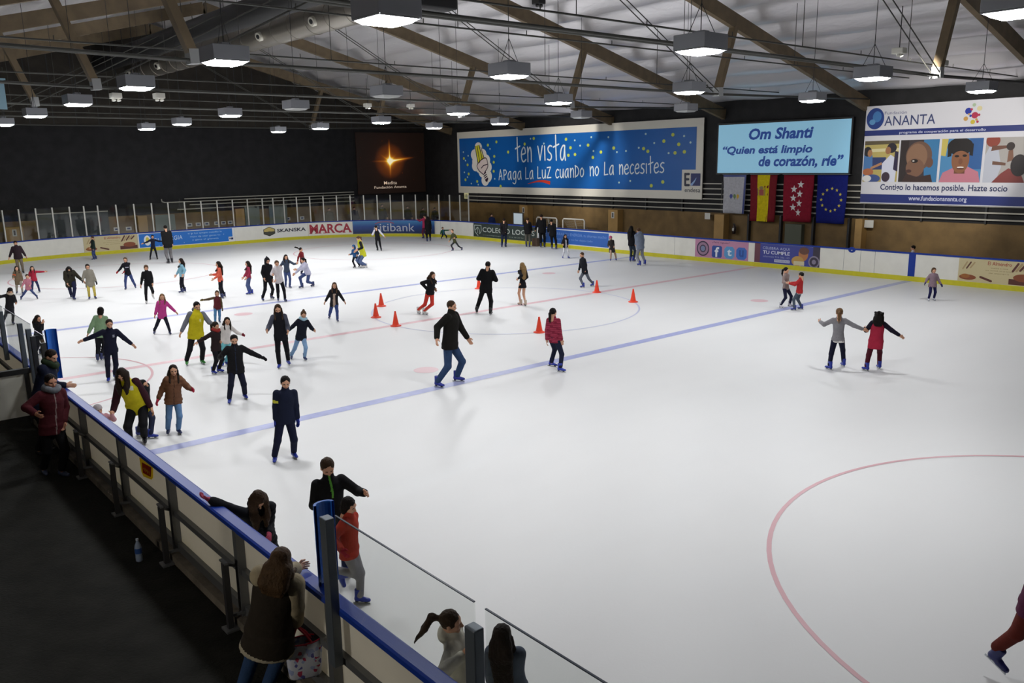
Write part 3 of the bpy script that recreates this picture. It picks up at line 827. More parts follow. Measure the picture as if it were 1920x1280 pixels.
def build_ceiling():
    xs = np.linspace(XE-.2, XR+.2, 150); ys = np.unique(np.concatenate([np.linspace(YN-.3, YF+.3, 300), [RIDGE_Y]]))
    X, Y = np.meshgrid(xs, ys, indexing='ij'); st = 1.62
    ph = (Y-RIDGE_Y)/st+.04*np.sin(X*.37+Y*.1)
    sag = np.abs(np.sin(ph*math.pi))
    amp = .34+.04*np.sin(X*.8+1.3*np.floor(ph))+.02*np.sin(X*1.9+2.1*np.floor(ph))
    Z = RIDGE_Z-SLOPE*np.abs(Y-RIDGE_Y)+.84-amp*sag+.008*np.sin(X*3.1+Y*5)
    nx, ny = X.shape; V = np.stack([X, Y, Z], -1).reshape(-1, 3)
    i, j = np.meshgrid(np.arange(nx-1), np.arange(ny-1), indexing='ij'); a = (i*ny+j).ravel()
    Q = np.stack([a, a+1, a+ny+1, a+ny], 1)
    o = link_mesh('ceiling', np_mesh('ceiling', V, Q, [foil_mat()]), (0, 0, 0)); setp(o, kind='structure')
build_ceiling()
b = MB()
for y0, y1 in ((YF+.5, RIDGE_Y), (RIDGE_Y, YN-.5)):
    z0, z1 = rafter_z(y0)+1.0, rafter_z(y1)+1.0
    b.hexa([(XE-.4, y0, z0), (XR+.4, y0, z0), (XR+.4, y1, z1), (XE-.4, y1, z1), (XE-.4, y0, z0+.15), (XR+.4, y0, z0+.15), (XR+.4, y1, z1+.15), (XE-.4, y1, z1+.15)])
struct('roof', b, M_DARK)

# trusses: glued-timber rafters, one timber strut each side, steel tie rods below
M_GLULAM = mat('glued_timber', rgb(118, 102, 78), .6, bump=.15, bscale=14, vary=.18, vscale=2.5)
M_ROD = mat('galvanised_rod', rgb(74, 74, 70), .5, .5)
TX = [10.1, 2.35, -5.3, -13.1, -21.0, -29.0]
ORD = ['nearest', 'second nearest', 'third nearest', 'fourth nearest', 'fifth nearest', 'farthest']
for i, x in enumerate(TX):
    t = empty('roof_truss', (x, RIDGE_Y, 7.0), '%s of the six timber roof trusses with steel tie rods, counted from the camera' % ORD[i], 'roof truss', 'timber roof trusses')
    for yy in (YF-.02, YN+.02):
        b = MB(); b.bar((x, yy, rafter_z(yy)), (x, RIDGE_Y, RIDGE_Z), .20, .52); b.build('rafter', M_GLULAM, t)
    for top, bot in (((x, 9.15, rafter_z(9.15)-.22), (x, 8.3, 7.25)), ((x, -11.65, rafter_z(-11.65)-.22), (x, -10.8, 7.25))):
        b = MB(); b.bar(bot, top, .20, .26, up=(1, 0, 0)); b.build('strut', M_GLULAM, t)
        b = MB(); b.bar((x, bot[1]+.02, 7.05), (x, bot[1]-.02*np.sign(bot[1])*0, 7.36), .24, .30, up=(1, 0, 0)); b.build('strut_shoe', mat('shoe_plate', rgb(170, 172, 172), .5, .3), t)
    for dx in (-.09, .09):
        b = MB(); b.tube([(x+dx, YF-.1, 7.32), (x+dx, 8.3, 7.12), (x+dx, -10.8, 7.12), (x+dx, YN+.1, 7.32)], .034, 8); b.build('tie_rod', M_ROD, t)
    for by in (8.3, -10.8):
        for dx in (-.12, .12):
            b = MB(); b.tube([(x+dx, by, 7.15), (x+dx, RIDGE_Y, RIDGE_Z-.3)], .018, 6); b.build('stay_rod', M_ROD, t)
# sprinkler and conduit lines that cross under the trusses
for i, (x, z) in enumerate(((8.6, 7.75), (4.6, 8.0), (-1.6, 7.85), (-8.0, 7.7), (-15.5, 7.6), (-24, 7.5))):
    b = MB(); b.tube([(x, YN+.4, z), (x, YF-.4, z)], .022, 8)
    for k in range(12):
        y = YN+3+3.2*k; b.tube([(x, y, z), (x, y, z+.12)], .012, 6)
    t = b.build('sprinkler_pipe', M_ROD); setp(t, '%s thin sprinkler pipe running crosswise under the roof, counted from the camera' % ['first', 'second', 'third', 'fourth', 'fifth', 'sixth'][i], 'pipe', 'sprinkler pipes under the roof')
    for y in (-9.5, -5.2, 3.4, 9.6):
        b = MB(); b.tube([(x, y, z), (x, y, rafter_z(y)+.45)], .010, 6); b.build('hanger', M_ROD, t)

# the big ventilation duct under the ridge, with jet nozzles
M_DUCT = mat('duct_sheet', rgb(176, 170, 160), .32, .75, bump=.1, bscale=6)
DY, DZ, DR = -1.5, 10.3, .52
dx0 = XE+.9
b = MB(); n_ = 40; prof = []
for k in range(int((22-dx0)/1.5)+1):
    x = dx0+1.5*k; b.tube([(x+1.40, DY, DZ), (x+1.46, DY, DZ)], DR+.018, 40)
b.tube([(x, DY, DZ) for x in np.linspace(dx0, 22, 12)], DR, 40)
duct = b.build('ventilation_duct', M_DUCT, loc=(dx0, DY, DZ)); setp(duct, 'big round sheet metal ventilation duct under the ridge with jet nozzles', 'ventilation duct')
for u, v in ((590, 25), (490, 55), (413, 75), (298, 115), (245, 130), (362, 97)):
    p = at_y(u, v, DY-DR*.8); x = min(max(p[0], dx0+.2), 20)
    c = np.array([x, DY-DR*.85, DZ-DR*.30]); d = nrm((.25, -1, -.30)); b = MB()
    b.tube([c, c+d*.15, c+d*.19], [.19, .19, .16], 18, 0); b.tube([c+d*.14, c+d*.20], [.11, .09], 18, 1)
    b.build('jet_nozzle', [mat('nozzle_white', rgb(224, 220, 206), .45), M_DARK], duct)
for x in np.arange(dx0+2, 12, 3.9):
    b = MB(); b.tube([(x, DY, DZ+DR-.02), (x, DY, rafter_z(DY)+.4)], .02, 6); b.build('hanger', M_ROD, duct)
b = MB(); b.tube([(XE+.4, -3.1, 10.75), (20, -3.1, 10.75)], .50, 28); dk = b.build('ventilation_duct', mat('duct_black', (.012, .012, .013), .6)); setp(dk, 'dark return duct running beside the big ventilation duct', 'ventilation duct')
for x in np.arange(-28, 12, 4.0):
    b = MB(); b.tube([(x, -3.1, 11.2), (x, -3.1, rafter_z(-3.1)+.45)], .02, 6); b.build('hanger', M_ROD, dk)

# ---------------------------------------------------------------- lamps
M_HOUSING = mat('lamp_housing', rgb(140, 142, 148), .45, .2)
M_GLOW = mat('lamp_glass', (.9, .93, 1.0), .3, emit=(.97, .98, 1.0), estr=LAMP_STRENGTH)
M_GLOWFAR = mat('lamp_glass', (.9, .93, 1.0), .3, emit=(.97, .98, 1.0), estr=LAMP_STRENGTH*1.55)      # far lamps set stronger to brighten the far half of the ice
M_HALF = mat('lamp_glass', (.9, .93, 1.0), .3, emit=(.97, .98, 1.0), estr=LAMP_STRENGTH*.25)
M_OFF = mat('lamp_glass_off', rgb(170, 172, 170), .3)
ROWS = {'near': [(725, 38, 1), (422, 117, 1), (256, 165, 1), (146, 196, 1), (66, 218, 1), (8, 234, 1)],
        'second': [(1905, 25, 1), (1313, 96, 1), (955, 143, .3), (725, 180, 0), (555, 204, 0), (432, 217, 1), (341, 233, 1), (275, 242, 1)],
        'third': [(1636, 147, 1), (1292, 173, 1), (1047, 193, 1), (859, 213, 1), (715, 230, 1), (601, 241, 1), (522, 247, 1)],
        'far': [(1840, 171, 1), (1523, 189, 1), (1286, 208, 0), (1090, 220, 0), (937, 232, 1), (814, 240, 1)]}
OFFX = {}
NTH = ['first', 'second', 'third', 'fourth', 'fifth', 'sixth', 'seventh', 'eighth']
RN_ = {'near': 'row nearest the aisle', 'second': 'second row from the aisle', 'third': 'third row from the aisle', 'far': 'row nearest the banner wall'}
def lamp(p, on, label):
    x, y, z = p
    t = empty('ceiling_lamp', (x, y, z), label, 'ceiling lamp', 'box floodlights hung over the ice')
    b = MB(); s = .32; h = .26
    b.box((x-s, y-s, z+.02), (x+s, y+s, z+h)); 
    for a, c in (((x-s, y-s), (x+s, y-s+.03)), ((x-s, y+s-.03), (x+s, y+s)), ((x-s, y-s+.03), (x-s+.03, y+s-.03)), ((x+s-.03, y-s+.03), (x+s, y+s-.03))):
        b.box((a[0], a[1], z), (c[0], c[1], z+.02))
    b.box((x-.12, y-.08, z+h), (x+.12, y+.08, z+h+.06))
    b.build('housing', M_HOUSING, t, bevel=.012)
    b = MB(); k = s-.03; k2 = s-.10; b.add([(x-k, y-k, z+.004), (x+k, y-k, z+.004), (x+k, y+k, z+.004), (x-k, y+k, z+.004), (x-k2, y-k2, z-.045), (x+k2, y-k2, z-.045), (x+k2, y+k2, z-.045), (x-k2, y+k2, z-.045)], [(7, 6, 5, 4), (0, 4, 5, 1), (1, 5, 6, 2), (2, 6, 7, 3), (3, 7, 4, 0)])
    b.build('diffuser', (M_GLOW if x > 0 else M_GLOWFAR) if on == 1 else (M_OFF if on == 0 else M_HALF), t)
    b = MB(); zt = rafter_z(y)+.45
    b.tube([(x, y, z+h+.05), (x, y, z+h+.55), (x, y, zt)], .008, 6)
    b.tube([(x, y, z+h+.5), (x-.28, y, z+h)], .006, 6); b.tube([(x, y, z+h+.5), (x+.28, y, z+h)], .006, 6)
    b.build('cable', M_DARK, t)
for r, L in ROWS.items():
    n_l = len(L)
    for i, (u, v, on) in enumerate(L):
        st = 'lit' if on == 1 else ('unlit' if on == 0 else 'half lit')
        lamp(at_z(u, v, 6.6), on, '%s box floodlight, %s from the camera in the %s' % (st, NTH[i]+' hanging', RN_[r]))
    for x in OFFX.get(r, ()):
        y = {'near': -11.6, 'second': -5.7, 'third': 1.3, 'far': 8.2}[r]
        lamp((x, y, 6.6), 1, 'lit box floodlight outside the picture on the right, %s' % RN_[r])
# small spotlights on the tie rods
for u, v, x in ((1686, 97, 10.0), (1765, 120, 10.0), (217, 181, -5.3), (298, 181, -5.3), (689, 198, -13.1), (770, 199, -13.1), (1010, 4, 2.2)):
    p = at_x(u, v, x); t = empty('spotlight', p, {1686: 'pair of small white spotlights on a pipe beside the nearest strut', 1765: 'small spotlight pair at the foot of the nearest strut', 217: 'small white spotlight box at left above the black wall', 298: 'small white spotlight box beside the lit lamp at left', 689: 'small white spotlight left of its twin above the star picture', 770: 'small white spotlight right of its twin above the star picture', 1010: 'small black spotlight at the top edge of the roof'}[u], 'spotlight', 'small spotlights')
    mm = M_DARK if u == 1010 else mat('spot_white', rgb(226, 224, 214), .4)
    b = MB(); b.box((p[0]-.16, p[1]-.14, p[2]-.06), (p[0]+.16, p[1]+.14, p[2]+.10)); b.build('head', mm, t, bevel=.02)
    for dy in (-.07, .07):
        b = MB(); b.tube([(p[0], p[1]+dy, p[2]-.05), (p[0]+.03, p[1]+dy, p[2]-.12)], [.05, .06], 12); b.build('lens', mm, t)
    if u in (689, 770, 1686):        # these light the banners
        ld = bpy.data.lights.new('spot_beam', 'SPOT'); ld.energy = {689: 4200, 770: 6500, 1686: 5200}[u]; ld.spot_size = {689: .42, 770: .62, 1686: .74}[u]; ld.spot_blend = .8; ld.color = (1, .96, .9); ld.shadow_soft_size = .06
        if True:
            lo_ = bpy.data.objects.new('spot_beam', ld); col.objects.link(lo_); lo_.parent = t; lo_.location = (.10, 0, -.16)
            tg = at_y(*{689: (903, 300), 770: (1085, 310), 1686: (1790, 285), 1765: (1900, 270)}[u], 19.3); lo_.rotation_euler = Vector(tg-(p+np.array([.10, 0, -.16]))).to_track_quat('-Z', 'Y').to_euler()
    b = MB(); b.tube([p+np.array([0, 0, .08]), (p[0], p[1], max(7.12, p[2]+.3) if p[2] < 7.2 else p[2]+1.2)], .012, 6); b.build('bracket', M_DARK, t)
p = at_x(770, 6, 10.1); b = MB(); b.box((p[0]-.2, p[1]-.75, 7.2), (p[0]+.2, p[1]+.75, 7.55))
setp(b.build('black_equipment_box', M_DARK, bevel=.02), 'long black equipment box sitting on the nearest tie rods', 'equipment box')
# guessed lamp on the near wall, unseen, added to light the aisle
t = empty('guessed_aisle_lamp', (15.5, YN+.02, 2.6), 'guessed bulkhead lamp, unseen behind the camera, added to light the aisle', 'added lamp')
b = MB(); b.box((15.0, YN, 2.45), (16.0, YN+.08, 2.75)); b.build('housing', M_HOUSING, t, bevel=.01)
b = MB(); b.add([(15.05, YN+.085, 2.48), (15.95, YN+.085, 2.48), (15.95, YN+.085, 2.72), (15.05, YN+.085, 2.72)], [(3, 2, 1, 0)]); b.build('diffuser', mat('guessed_lamp_glow', (.9, .88, .8), .3, emit=(1, .93, .82), estr=150.0), t)
# ---------------------------------------------------------------- dasher boards round the ice
M_BOARD = mat('board_white', rgb(232, 230, 220), .35, vary=.03, vscale=3, bump=.03, bscale=8); M_CAP = mat('board_cap_blue', rgb(26, 58, 150), .38, spec=.3); M_KICK = mat('kick_yellow', rgb(206, 198, 40), .35, vary=.05, vscale=6)
M_FRAME = mat('frame_steel', rgb(112, 114, 116), .45, .5); M_SEAM = mat('seam', rgb(120, 120, 116), .5)
BH = 1.12
def translucent(m, k=.5, tint=(1, .93, .80)):
    """thin white plastic: part of the light on one side glows through to the other"""
    nt = m.node_tree; b = nt.nodes['Principled BSDF']; o = nt.nodes['Material Output']
    t = nt.nodes.new('ShaderNodeBsdfTranslucent'); t.inputs['Color'].default_value = (*tint, 1); x = nt.nodes.new('ShaderNodeMixShader'); x.inputs[0].default_value = k
    nt.links.new(b.outputs[0], x.inputs[1]); nt.links.new(t.outputs[0], x.inputs[2]); nt.links.new(x.outputs[0], o.inputs['Surface'])
M_BOARD_NEAR = mat('board_white_thin', rgb(231, 229, 219), .35, vary=.03, vscale=3, bump=.03, bscale=8); translucent(M_BOARD_NEAR, .30)
def boards(label, s0, s1, n, seams=(), pm=None):
    t = empty('dasher_board', ring((s0+s1)/2, 0, -.05), label, 'rink boards', 'boards round the ice')
    def sweep(prof, m, name):
        b = MB(); V = []; F = []; k = len(prof)
        for i in range(n+1):
            s = s0+(s1-s0)*i/n
            for off, z in prof: V.append(ring(s, z, off))
        for i in range(n):
            for j in range(k): F.append((i*k+j, i*k+(j+1) % k, (i+1)*k+(j+1) % k, (i+1)*k+j))
        F += [tuple(range(k-1, -1, -1)), tuple(n*k+j for j in range(k))]
        b.add(V, F); return b.build(name, m, t)
    sweep([(0, .18), (-.04, .18), (-.04, BH-.05), (0, BH-.05)], pm or M_BOARD, 'panel')
    sweep([(.012, 0), (-.04, 0), (-.04, .19), (.012, .19)], M_KICK, 'kick_plate')
    sweep([(.02, BH-.06), (-.13, BH-.06), (-.13, BH-.012), (-.11, BH), (0, BH), (.02, BH-.012)], M_CAP, 'cap_rail')
    sweep([(-.04, .02), (-.10, .02), (-.10, .20), (-.04, .20)], M_FRAME, 'bottom_rail')
    sweep([(-.04, .56), (-.10, .56), (-.10, .63), (-.04, .63)], M_FRAME, 'middle_rail')
    for s in seams:
        b = MB(); quad_strip(b, ring, s-.006, .19, s+.006, BH-.06, .003); b.build('seam', M_SEAM, t)
    return t
sN = lambda x: (-XB-RC)-x      # near side: s for a given x
POSTX = [17.42, 15.26, 13.22, 11.15, 9.06, 6.98]
near = boards('long run of near boards with blue cap rail beside the dark aisle', 0.0, sN(5.12), 30, pm=M_BOARD_NEAR)
back = MB()
for x in POSTX+[19.3]:
    b = MB(); b.box((x-.045, NW-.135, .085), (x+.045, NW-.045, BH-.05)); b.build('post', M_FRAME, near)
for x in (7.25, 9.2, 11.25, 13.25):
    t = empty('stanchion', (x, -15.07, 0), {7.25: 'short steel stanchion behind the boards beside the maroon hoodie', 9.2: 'short steel stanchion nearest the yellow sticker on the near boards', 11.25: 'short steel stanchion beside the water bottle', 13.25: 'short steel stanchion just behind the woman with the shopping bag'}[x], 'stanchion', 'stanchions behind the near boards')
    b = MB(); b.bar((x, -15.07, 0), (x, -15.07, .76), .06, .06); b.build('post', mat('black_steel', (.03, .03, .032), .5), t)
    for z in (.74, .14):
        b = MB(); b.bar((x-.02, -15.07, z), (x-.18 if z > .5 else x+.02, NW-.09, z-.14 if z > .5 else z), .035, .03); b.build('brace', M_FRAME, t)
    b = MB(); b.box((x-.10, -15.09, .755), (x+.05, -15.05, .775)); b.build('crossbar', M_FRAME, t)
    b = MB(); b.box((x-.08, -15.14, -.012), (x+.08, -15.0, .012)); b.build('foot', M_FRAME, t)
# concrete kerb along the near boards
b = MB(); b.box((3.4, NW-.20, -.02), (21.2, NW-.03, .09)); setp(b.build('trim_1', mat('kerb_concrete', rgb(112, 104, 92), .8, bump=.5, bscale=25, vary=.3, vscale=5)), kind='structure')
nearb = boards('near boards with glass beyond the gate at the left edge', sN(4.0), sN(-8), 20, pm=M_BOARD_NEAR)
sE0, sE1 = S_END0-2, s_at(822)
sC = s_at(888)
endb = boards('curved and straight end boards below the glass barrier, far left', RS[60]-13, s_at(815), 260, [s_at(u) for u in (157, 258.5, 440, 578, 661, 816)])
farb = boards('far side boards carrying the advertising panels', s_at(815), RS[140]+34, 260, [s_at(u) for u in (826, 887, 1008, 1142, 1265, 1403, 1415, 1537, 1582, 1613, 1640)])
b = MB(); quad_strip(b, ring, s_at(1703), .19, s_at(1716), BH-.06, .006); b.build('gate_post_strip', M_CAP, farb)
b = MB(); oval(b, ring, s_at(1596), 1.06, .16, .12, .008, 0, 16); oval(b, ring, s_at(1596), 1.05, .03, .03, .012, 1, 10); b.build('gate_latch', [M_CAP, M_BOARD], farb)

# ---------------------------------------------------------------- glass
def glass_mat():
    m = bpy.data.materials.new('clear_glass'); m.use_nodes = True; nt = m.node_tree; nt.nodes.clear()
    o = nt.nodes.new('ShaderNodeOutputMaterial'); t = nt.nodes.new('ShaderNodeBsdfTransparent'); g = nt.nodes.new('ShaderNodeBsdfGlossy'); x = nt.nodes.new('ShaderNodeMixShader')
    f = nt.nodes.new('ShaderNodeLayerWeight'); p = nt.nodes.new('ShaderNodeMath'); p.operation = 'POWER'; p.inputs[1].default_value = 4.0
    q = nt.nodes.new('ShaderNodeMath'); q.operation = 'MULTIPLY_ADD'; q.inputs[1].default_value = .5; q.inputs[2].default_value = .03
    t.inputs['Color'].default_value = (.955, .965, .955, 1); g.inputs['Roughness'].default_value = .03; g.inputs['Color'].default_value = (.8, .8, .8, 1)
    nt.links.new(f.outputs['Facing'], p.inputs[0]); nt.links.new(p.outputs[0], q.inputs[0]); nt.links.new(q.outputs[0], x.inputs[0])
    nt.links.new(t.outputs[0], x.inputs[1]); nt.links.new(g.outputs[0], x.inputs[2]); nt.links.new(x.outputs[0], o.inputs[0]); return m
M_GLASS = glass_mat(); M_ALU = mat('aluminium', rgb(196, 194, 186), .4, .3); M_GEDGE = mat('glass_edge', rgb(70, 80, 96), .3)
TOPS = [5, 35.5, 67, 98, 130, 157, 183, 217.5, 251, 284, 315, 346, 377, 407, 436, 464, 492, 512, 532, 556, 580.5, 605.5, 630.5, 656, 681, 706, 730.5, 754, 777.5, 800, 821, 841, 860, 876]
gb = empty('glass_barrier', ring(s_at(400), BH), 'tall glass barrier with thin aluminium posts on the end boards', 'glass barrier')
PS = [s_at(u, 2.8) for u in TOPS]
PS = [PS[0]-1.15*(3-k) for k in range(3)]+PS
for s in PS:
    b = MB(); q = ring(s, 0, -.09); q2 = ring(s+.02, 0, -.09); tng = nrm(q2-q)
    b.bar((q[0], q[1], .9), (q[0], q[1], 2.78), .055, .07, up=tng); b.build('post', M_ALU, gb)
for s0, s1 in zip(PS[:-1], PS[1:]):
    b = MB(); V = []
    for s, d in ((s0, .03), (s1, -.03)):
        for off in (-.084, -.096):
            for z in (BH-.02, 2.76): V.append(ring(s+d, z, off))
    b.add(V, [(0, 4, 5, 1), (2, 3, 7, 6), (1, 5, 7, 3), (0, 2, 6, 4), (0, 1, 3, 2), (4, 6, 7, 5)]); b.build('glass_pane', M_GLASS, gb)
def near_pane(parent, x0, x1, zt=1.97, y=NW-.105):
    b = MB(); b.box((x0, y-.006, BH-.03), (x1, y+.006, zt)); b.build('glass_pane', M_GLASS, parent)
    b = MB(); b.box((x0, y-.007, zt), (x1, y+.007, zt+.008)); b.build('edge_strip', M_GEDGE, parent)
t = empty('glass_screen', (17.2, NW-.1, .58), 'glass screen with steel posts on the near boards, bottom of picture', 'glass screen')
for i, x in enumerate((15.42, 17.42, 19.58)):
    b = MB(); b.bar((x, NW-.16, .58), (x, NW-.16, 1.96 if i == 0 else 1.84), .085, .11, up=(1, 0, 0)); b.build('post', mat('screen_post', rgb(96, 104, 112), .4, .4), t, bevel=.008)
near_pane(t, 15.47, 17.36); near_pane(t, 17.48, 19.52)
b = MB(); b.add([], [])
# blue padding on the end post of the screen
def pad(x, z0, z1, label, sx):
    b = MB(); pts = []
    for k in range(9):
        a = math.pi*(k/8); pts.append((x+sx*(.02+.075*math.sin(a)), NW+.03+.10*math.cos(a)))
    V = [(p[0], p[1], z0) for p in pts]+[(p[0], p[1], z1) for p in pts]; n_ = len(pts)
    inn = [(x+sx*(.02+.050*math.sin(math.pi*k/8)), NW+.03+.075*math.cos(math.pi*k/8)) for k in range(9)]
    V += [(p[0], p[1], z0) for p in inn]+[(p[0], p[1], z1) for p in inn]
    F = [(k, k+1, n_+k+1, n_+k) for k in range(n_-1)]+[(2*n_+k+1, 2*n_+k, 3*n_+k, 3*n_+k+1) for k in range(n_-1)]
    F += [(n_+k, n_+k+1, 3*n_+k+1, 3*n_+k) for k in range(n_-1)]
    b.add(V, F, 0, False); o = b.build('post_pad', mat('pad_blue', rgb(36, 108, 206), .35)); setp(o, label, 'post pad', 'blue post pads'); return o
pad(15.03, BH, 1.90, 'bright blue curved pad on the glass end post in front', -1)
pad(4.88, BH, 2.04, 'blue pad on the glass end behind the leaning man at left', -1)
t = empty('glass_screen', (1.5, NW-.1, .9), 'glass screen with posts beyond the gate at the left edge', 'glass screen')
for x in (3.95, 3.2, 1.3, -.6, -2.4, -4.4):
    b = MB(); b.bar((x, NW-.16, .9), (x, NW-.16, 1.95), .085, .10, up=(1, 0, 0)); b.build('post', mat('screen_post', rgb(96, 104, 112), .4, .4), t, bevel=.008)
for x0, x1 in ((1.4, 3.9), (-.55, 1.2), (-2.35, -.65), (-4.35, -2.45)): near_pane(t, x0, x1, 2.02)
t = empty('rink_gate', (4.7, NW-.1, 0), 'dark rink gate with short glass between the blue pad and the gate posts', 'gate')
b = MB(); b.box((4.12, NW-.07, .02), (5.1, NW-.03, BH-.05)); b.build('panel', M_BOARD, t)
b = MB(); b.box((4.12, NW-.12, BH-.06), (5.1, NW+.02, BH)); b.build('cap_rail', M_CAP, t)
for x in (4.18, 5.0):
    b = MB(); b.bar((x, NW-.14, 0), (x, NW-.14, 1.84), .08, .09, up=(1, 0, 0)); b.build('post', mat('black_steel', (.03, .03, .032), .5), t)
near_pane(t, 4.24, 4.94, 1.95)
# partition of the team bench beside the gate
t = empty('bench_partition', (3.4, -17, 0), 'white bench partition panel with black rail at left edge', 'partition')
b = MB(); b.box((3.36, -20.5, .16), (3.40, -14.82, 1.0)); b.build('panel', M_BOARD, t)
b = MB(); b.box((3.33, -20.5, 1.0), (3.43, -14.82, 1.10)); b.build('cap_rail', M_DARK, t)
for y in (-15, -17, -19): 
    b = MB(); b.box((3.40, y-.04, 0), (3.46, y+.04, 1.0)); b.build('post', M_DARK, t)
t = empty('team_bench', (0, -16.2, 0), 'low wooden team bench behind the glass at the left edge', 'bench')
b = MB(); b.box((-3, -16.5, .42), (3, -16.05, .47)); b.build('seat', mat('bench_wood', rgb(120, 92, 56), .6, vary=.2), t)
for x in (-2.6, 0, 2.6):
    b = MB(); b.box((x-.04, -16.45, -.012), (x+.04, -16.1, .42)); b.build('leg', M_FRAME, t)
# pale hanging banner at the left edge
q0, q1 = at_x(6.5, 150, -9.0), at_x(4.5, 205, -9.0); b = MB(); b.box((-9.01, q0[1]-2.2, q1[2]), (-8.99, q0[1], q0[2])); b.box((-9.02, q0[1]-2.3, q0[2]), (-8.98, q0[1]+.05, q0[2]+.05))
for yy in (-2.0, -.1): b.box((-9.005, q0[1]+yy, q0[2]+.05), (-8.995, q0[1]+yy+.01, rafter_z(q0[1])+.4))
setp(b.build('hanging_banner', mat('vinyl_blue', rgb(140, 178, 196), .5)), 'pale blue hanging banner cut off by the left edge of the picture', 'banner')
# yellow sticker on the board back
M_STK = mat('sticker_yellow', rgb(226, 196, 30), .4); translucent(M_STK, .6, (.95, .7, .05))
M_STKR = mat('sticker_red', rgb(150, 40, 24), .4); translucent(M_STKR, .5, (.4, .05, .02))
b = MB(); mp = lambda x, z, off=0.0: np.array([x, NW-.052-off, z])
st = [tuple(at_y(u, v, NW-.055)[[0, 2]]) for u, v in ((261, 857), (265, 884), (269, 893), (284, 899), (287, 895), (287, 876), (283, 868), (268, 860))]
poly(b, mp, st, .003, 0); o = b.build('sticker', M_STK); setp(o, 'yellow sticker with red letters on the back of the near boards', 'sticker')
b = MB(); g4 = [tuple(at_y(u, v, NW-.055)[[0, 2]]) for u, v in ((266, 866), (268, 886), (283, 894), (284, 876))]; poly(b, mp, g4, .005); b.build('lettering_ground', M_STKR, o)
lettering(o, '4991', mp, (g4[0][0]+.04, g4[1][1]+.05, g4[2][0]-.04, g4[0][1]-.05), M_STK, bold=.02, off=.007)

# ---------------------------------------------------------------- advertising panels on the boards
def ad(u0, u1, color, label, z0=.20, z1=BH-.07, name='advertising_panel', off=.006, rough=.35):
    s0, s1 = s_at(u0), s_at(u1); b = MB(); n_ = max(2, int((s1-s0)/.12))
    V = []; F = []
    for i in range(n_+1):
        s = s0+(s1-s0)*i/n_
        V += [ring(s, z0, .001), ring(s, z0, off), ring(s, z1, off), ring(s, z1, .001)]
    for i in range(n_):
        for j in range(4): F.append((i*4+j, i*4+(j+1) % 4, (i+1)*4+(j+1) % 4, (i+1)*4+j))
    F += [(3, 2, 1, 0), (n_*4, n_*4+1, n_*4+2, n_*4+3)]
    b.add(V, F); o = b.build(name, color if not isinstance(color, str) else mat('print', rgb(color), rough)); setp(o, label, 'advertising panel', 'advertising panels on the boards')
    return o, s0, s1
PR = lambda c: mat('print', rgb(c), .4)
INK = lambda h: mat('print', rgb(h), .4)
# nougat-coloured sweets panel, twice
def sweets(u0, u1, label):
    o, s0, s1 = ad(u0, u1, '#cdbf94', label); L = s1-s0; X = lambda t: s0+t*L
    lettering(o, 'El Almendro', ring, (X(.38), .86, X(.68), .99), INK('#9c3026'), bold=.01, off=.008)
    for k, (a, c) in enumerate(((.42, .64), (.36, .70), (.40, .66))):
        lettering(o, ('vuelve a casa', 'por navidad con el turron', 'de siempre')[k], ring, (X(a), .74-.10*k, X(c), .79-.10*k), INK('#8a7448'), off=.008)
    b = MB()
    for k in range(5):      # bars of nougat
        stroke(b, ring, [(X(.70+.045*k), .70+.02*k), (X(.76+.045*k), .98-.01*k)], .075, .009, k % 2)
    for k in range(3): stroke(b, ring, [(X(.06+.05*k), .66+.03*k), (X(.11+.05*k), .92)], .05, .009, 1-k % 2)
    quad_strip(b, ring, X(.66), .22, X(.99), .42, .008, 0, 4); oval(b, ring, X(.84), .48, .34, .14, .009, 2)
    oval(b, ring, X(.13), .36, .30, .10, .009, 2); oval(b, ring, X(.10), .40, .16, .08, .010, 3); stroke(b, ring, [(X(.30), .40), (X(.44), .28)], .08, .009, 0)
    b.build('picture', [INK('#5c2f26'), INK('#b39a70'), INK('#8a4a2a'), INK('#a0622c')], o)
sweets(157, 258, 'beige sweets advertisement on the end boards behind the boy in teal')
sweets(1797, 1945, 'beige sweets advertisement on the far boards at the right edge')
o, s0, s1 = ad(259, 440, '#e8e8e4', 'blue energy advertisement with white border on the end boards'); L = s1-s0; X = lambda t: s0+t*L
b = MB(); quad_strip(b, ring, X(.01), .23, X(.975), 1.02, .008, 0, 12); quad_strip(b, ring, X(.93), .23, X(.985), .50, .009, 1, 2); b.build('picture', [INK('#1b72cc'), INK('#e8e8e4')], o)
lettering(o, 'tu ENERGIA', ring, (X(.16), .56, X(.44), .80), INK('#cfe2f4'), off=.010, shear=.1)
for k, s_ in enumerate(('si la luz apagas cuando la', 'dejas de usar ganas tu', 'y gana el planeta')): lettering(o, s_, ring, (X(.50+.02*k), .80-.20*k, X(.86-.02*k), .92-.20*k), INK('#a9cdec'), off=.010)
b = MB(); oval(b, ring, X(.09), .62, .20, .30, .010, 0); oval(b, ring, X(.09), .66, .10, .16, .011, 1); quad_strip(b, ring, X(.955), .32, X(.98), .44, .011, 2); quad_strip(b, ring, X(.938), .34, X(.95), .44, .011, 2)
for k in range(9): oval(b, ring, X(.2+.085*k), .28+.68*((k*37) % 10)/10, .018, .018, .010, 0, 8)
b.build('emblem', [INK('#f0f0ec'), INK('#d8c848'), INK('#1c2c5c')], o)
o, s0, s1 = ad(492, 576, '#ecebe4', 'white panel with builder emblem and dark lettering on the end boards'); L = s1-s0; X = lambda t: s0+t*L
b = MB(); c0, rr = X(.155), .40
poly(b, ring, [(c0-rr, .50), (c0-rr, .80), (c0, .96), (c0+rr, .80), (c0+rr, .50), (c0, .34)], .008, 0)
